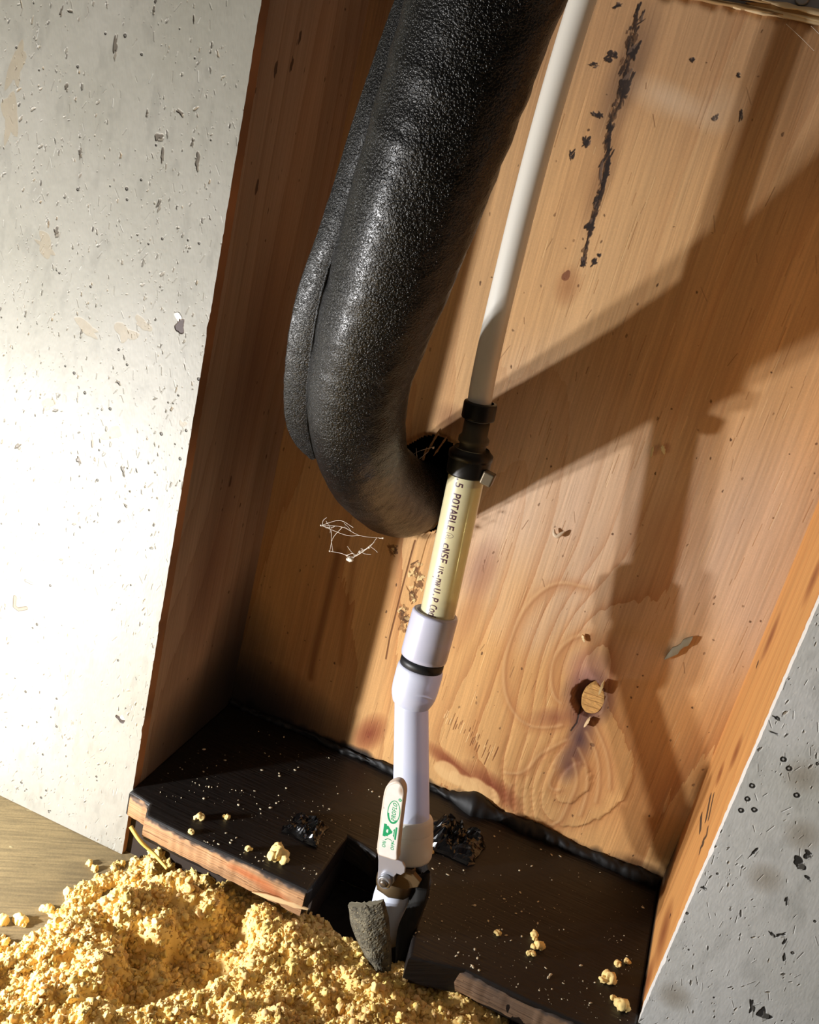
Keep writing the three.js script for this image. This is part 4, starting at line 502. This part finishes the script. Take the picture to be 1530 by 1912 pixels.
{
  const nx = 330, nz = 300, x0 = -0.075, x1 = 0.385, z0 = 0.0, z1 = 0.35, pos = [], idx = [], col = [], hs = [];
  for (let j = 0; j <= nz; j++) for (let i = 0; i <= nx; i++) {
    const x = mix(x0, x1, i / nx), z = mix(z0, z1, j / nz), h = pileAt(x, z) + 0.0020 * (vn(x * 420, z * 420) - 0.5) + 0.0014 * (vn(x * 1000, z * 1000) - 0.5);
    hs.push(h); pos.push(x, Math.max(h, FLOOR - 0.002), z); const n = fbm(x * 120, z * 120, 3); col.push(mix(0.86, 0.96, n), mix(0.56, 0.72, n), mix(0.17, 0.30, n));
  }
  for (let j = 0; j < nz; j++) for (let i = 0; i < nx; i++) { const a = j * (nx + 1) + i, b = a + 1, c = a + nx + 1, d = c + 1; if (Math.max(hs[a], hs[b], hs[c], hs[d]) > FLOOR - 0.001) idx.push(a, c, d, a, d, b); }
  const g = new THREE.BufferGeometry(); g.setAttribute('position', new THREE.Float32BufferAttribute(pos, 3)); g.setAttribute('color', new THREE.Float32BufferAttribute(col, 3)); g.setIndex(idx); g.computeVertexNormals();
  const pile = new THREE.Group(); pile.name = 'crumb_pile'; pile.userData = { kind: 'stuff', label: 'heap of crumbly yellow foam crumbs on the floor in front of the ledge', category: 'crumbs' }; scene.add(pile);
  mesh('mound', g, std({ vertexColors: true, roughness: 1 }), pile);
  const kinds = [lump(1, 1, 0.55, 1), lump(1, 1, 0.6, 5), lump(1, 2, 0.65, 9)], per = 14000, M = new THREE.Matrix4(), q = new THREE.Quaternion(), e = new THREE.Euler(), col2 = new THREE.Color();
  kinds.forEach((k, n) => {
    const im = new THREE.InstancedMesh(k, crumbMat, per); im.name = 'crumbs'; im.castShadow = im.receiveShadow = true; let made = 0;
    for (let tries = 0; made < per && tries < per * 12; tries++) {
      const x = R(-0.06, 0.36), z = R(0.0, 0.26), h = pileAt(x, z); if (h < FLOOR - 0.0005) continue;
      const s = 0.0004 + 0.0022 * Math.pow(rnd(), 5); e.set(R(0, 6), R(0, 6), R(0, 6)); q.setFromEuler(e);
      M.compose(V(x, Math.max(h, FLOOR) + s * R(0.0, 0.7), z), q, V(s * R(0.7, 1.3), s, s * R(0.7, 1.2))); im.setMatrixAt(made, M); const t = R(0.75, 1.08); im.setColorAt(made, col2.setRGB(t, t * R(0.9, 1.02), t * R(0.75, 1.05))); made++;
    }
    im.count = made; pile.add(im);
  });
}
// ---- specks of dust and crumbs strewn over the ledge
{
  const k = lump(1, 0, 0.4, 3), n = 620, im = new THREE.InstancedMesh(k, std({ color: 0xcfc2a4, roughness: 0.9 }), n), M = new THREE.Matrix4(), q = new THREE.Quaternion(), e = new THREE.Euler(); let made = 0;
  im.name = 'dust_specks'; im.userData = { kind: 'stuff', label: 'pale specks of dust and wood strewn over the tarred ledge', category: 'dust' };
  for (let i = 0; i < 6000 && made < n; i++) {
    const x = R(0.01, W - 0.005), z = R(-0.115, 0.027); if (!inside(OUT, x, z) || vn(x * 40, z * 40) < 0.36) continue; if (z < -0.06 && rnd() < 0.6) continue;
    const s = 0.00014 + 0.0007 * Math.pow(rnd(), 4); e.set(0, R(0, 6), 0); q.setFromEuler(e); M.compose(V(x, s * 0.4, z), q, V(s * R(0.6, 2.6), s * 0.7, s)); im.setMatrixAt(made++, M);
  }
  im.count = made; im.castShadow = im.receiveShadow = true; scene.add(im);
}
// ---- single crumbs that can be told apart
{
  const crumb = (label, x, z, r, sd, parts = 1, y = 0) => {
    const gs = []; for (let i = 0; i < parts; i++) { const rr = r * (i ? R(0.45, 0.8) : 1), g = lump(rr, 3, 0.5, sd + i * 2.7); g.scale(1, 0.8, 1); g.translate(i ? R(-1.2, 1.2) * r : 0, rr * 0.62, i ? R(-1, 1) * r : 0); gs.push(g); }
    const m = mesh('foam_crumb', mergeGeometries(gs), crumbMat); m.position.set(x, y, z); m.userData = { label, category: 'crumb', group: 'yellow foam crumbs on the ledge' };
  };
  crumb('largest crumb cluster on the ledge, between the plank edge and the black film', 0.1171, 0.0102, 0.0050, 3, 5);
  crumb('round crumb on the left part of the ledge, behind the plank edge', 0.0545, 0.0081, 0.0027, 8, 2);
  crumb('small round crumb right of the round crumb on the left part of the ledge', 0.0696, -0.0029, 0.0019, 12, 2);
  crumb('crumb lying on the bare plank edge at its left end', 0.0574, 0.0246, 0.0018, 15, 2);
  crumb('small crumb behind the middle of the left plank edge', 0.0968, 0.0163, 0.0018, 19, 2);
  crumb('upper crumb of the group in the middle of the dark right part of the ledge', 0.2926, -0.0224, 0.0026, 23, 2);
  crumb('lower crumb of the group in the middle of the dark right part of the ledge', 0.2978, -0.0146, 0.0030, 27, 3);
  crumb('flat crumb at the front of the group in the middle of the dark right ledge', 0.2953, -0.0057, 0.0021, 31, 2);
  crumb('lone crumb left of the group on the dark right part of the ledge', 0.2701, -0.0099, 0.0019, 35, 2);
  crumb('crumb cluster by the right stud, the largest on the right ledge', 0.3453, -0.0137, 0.0040, 39, 4);
  crumb('small round crumb by the right stud, behind the largest cluster there', 0.3494, -0.0299, 0.0022, 43, 2);
  crumb('thin crumb by the right stud, nearest the orange wood', 0.3544, -0.0362, 0.0018, 47, 2);
  crumb('crumb cluster at the front right corner of the ledge by the grey board', 0.3562, 0.0038, 0.0038, 51, 5);
  crumb('small crumb beside the cluster at the front right corner of the ledge', 0.3505, 0.0003, 0.0019, 55, 1);
  crumb('tiny yellow crumb at the foot of the white socket', 0.2056, -0.0569, 0.0020, 59, 3);
  const fl = (label, p, r, sd, parts) => { crumb(label, p[0], p[1], r, sd, parts, FLOOR); const m = scene.children[scene.children.length - 1]; m.userData.group = 'yellow foam crumbs on the floor'; };
  fl('crumb on the floor at the lower corner of the white board', [0.0123, 0.0108], 0.0034, 61, 3);
  fl('crumb on the floor left of the heap, farthest left', [-0.0259, 0.1019], 0.0034, 64, 2);
  fl('crumb on the floor beside the heap, second from the left', [-0.0169, 0.096], 0.0040, 68, 3);
  fl('lone crumb on the floor above the left flank of the heap', [-0.008, 0.0595], 0.0030, 72, 2);
  fl('crumb pair on the floor by the top of the heap', [0.0071, 0.0397], 0.0038, 76, 4);
}
// ---- straw, chips, shavings
{
  const straw = mesh('straw', sweep([V(0.0144, -0.012, 0.0298), V(0.0245, -0.018, 0.0318), V(0.0346, -0.024, 0.0305), V(0.05, -0.026, 0.0358)], (t) => 0.0015 - 0.0005 * t, 10, 30), std({ color: 0xd8b65a, roughness: 0.6 }));
  straw.userData = { label: 'yellow straw leaning from the corner of the white board into the heap', category: 'straw' };
  const chip = (name, label, category, a, b, w, th, color, group) => { const m = sliver(name, V(...a, -D + 0.0012), V(...b, -D + 0.0016), w, th, scene, std({ color, roughness: 0.7 })); m.name = numbered(name); m.userData = { label, category }; if (group) m.userData.group = group; return m; };
  chip('wood_chip', 'grey weathered wood chip stuck on the plywood right of the knot', 'wood chip', [0.314, 0.1758], [0.3263, 0.1986], 0.0024, 0.003, 0x8d8268);
  chip('wood_sliver', 'left of two pale slivers stuck high on the plywood right of the crimps', 'wood sliver', [0.2611, 0.3087], [0.2601, 0.316], 0.0010, 0.0016, 0xd9c298);
  chip('wood_sliver', 'right and wider of two pale slivers stuck high on the plywood', 'wood sliver', [0.2687, 0.3131], [0.2653, 0.3188], 0.0013, 0.0016, 0xe2cda2);
  chip('wood_sliver', 'short pale sliver just above the big knot', 'wood sliver', [0.2589, 0.1665], [0.2558, 0.1714], 0.0010, 0.0020, 0xe2c896);
  chip('wood_sliver', 'thin pale sliver standing at the upper right rim of the knot hole', 'wood sliver', [0.2803, 0.1334], [0.2808, 0.1445], 0.0010, 0.006, 0xd8b67e);
  chip('wood_sliver', 'thin sliver at the lower rim of the knot hole', 'wood sliver', [0.2781, 0.1037], [0.2801, 0.1121], 0.0010, 0.004, 0xd0b084);
  const sv = mesh('wood_shaving', sweep([V(0.2144, 0.2392, -D + 0.003), V(0.2161, 0.2361, -D + 0.004), V(0.2182, 0.2356, -D + 0.004), V(0.2219, 0.2402, -D + 0.003)], (t) => 0.0011 * (0.5 + Math.sin(t * 3.1)), 8, 24), std({ color: 0xcdb79a, roughness: 0.6 }));
  sv.userData = { label: 'small hooked wood shaving stuck on the plywood right of the printed pipe', category: 'wood shaving' };
  const pc = mesh('wood_chip', lump(0.005, 2, 0.5, 77).scale(1, 1.2, 0.35), std({ color: 0x4a3a2c, roughness: 0.8 })); pc.position.set(0.0719, -0.0053, -D + 0.002); pc.userData = { label: 'brown chip stuck low on the plywood in the dark left corner', category: 'wood chip' };
}
// ---- cobwebs
{
  const silk = std({ color: 0xe6dccb, roughness: 0.6 });
  const web = (label, lines, extra = []) => { const gs = lines.map((l) => sweep(l, (t) => 0.00009 + 0.00008 * vn(t * 9, l[0].x * 900), 5, 14)); for (const [p, r] of extra) { const g = lump(r, 1, 0.5, p.x * 900); g.translate(p.x, p.y, p.z); gs.push(g); } const m = mesh('cobweb', mergeGeometries(gs), silk); m.userData = { label, category: 'cobweb' }; };
  const p = (x, y, z) => V(x, y, z), A = [V(0.07, 0.2097, -0.0609), V(0.0851, 0.2139, -0.061), V(0.099, 0.2133, -0.0589), V(0.1142, 0.216, -0.0617)], B = [V(0.0795, 0.1931, -0.0626), V(0.0915, 0.1953, -0.0611), V(0.0964, 0.1939, -0.0596), V(0.1009, 0.2011, -0.0613), V(0.1075, 0.2076, -0.0589), V(0.1105, 0.2154, -0.0605)];
  web('dusty cobweb hanging below the elbow of the black foam tube', [A, B, [A[1], V(0.0801, 0.2036, -0.0613), B[0]], [A[0], V(0.0821, 0.2175, -0.0616), V(0.0933, 0.2172, -0.0589)], [B[2], V(0.1002, 0.1988, -0.0603), B[4]], [A[2], V(0.0903, 0.2095, -0.0607), A[0]], [V(0.0776, 0.2111, -0.0613), V(0.0795, 0.2023, -0.0606), V(0.0825, 0.1945, -0.0606)], [B[1], V(0.0978, 0.1964, -0.0598), V(0.1099, 0.2121, -0.0602)], ...Array.from({ length: 16 }, () => { const q = rnd() < 0.5 ? A : B, i = Math.floor(R(0, q.length - 1)), a = q[i].clone().lerp(q[i + 1], rnd()), b = a.clone().add(V(R(-0.008, 0.008), R(-0.006, 0.006), R(-0.003, 0.003))); return [a, a.clone().lerp(b, 0.5).add(V(R(-0.001, 0.001), R(-0.001, 0.001), 0)), b]; })], [[B[2], 0.0016], [V(0.0946, 0.1938, -0.0591), 0.0010], [B[3], 0.0008], [A[0], 0.0006], [A[3], 0.0007], [B[0], 0.0006], [B[4], 0.0006]]);
  web('single cobweb thread in the upper right corner of the plywood', [[V(0.254, 0.5713, -D + 0.001), V(0.265, 0.5649, -D + 0.006), V(0.2736, 0.5604, -D + 0.004)], [V(0.2676, 0.5725, -D + 0.002), V(0.2726, 0.5695, -D + 0.004), V(0.2752, 0.5683, -D + 0.003)]]);
  web('grey cobweb in the torn hole between the foam tube and the crimps', [[V(0.1015, 0.2562, -D + 0.002), V(0.1081, 0.2634, -D + 0.008), V(0.117, 0.2688, -D + 0.004)], [V(0.1035, 0.2519, -D + 0.003), V(0.1089, 0.257, -D + 0.009), V(0.114, 0.2645, -D + 0.006)], [V(0.1039, 0.2632, -D + 0.003), V(0.1083, 0.256, -D + 0.008), V(0.1079, 0.2509, -D + 0.004)]], [[V(0.1083, 0.256, -D + 0.007), 0.0012], [V(0.1161, 0.2676, -D + 0.004), 0.0009]]);
}
renderer.render(scene, camera);
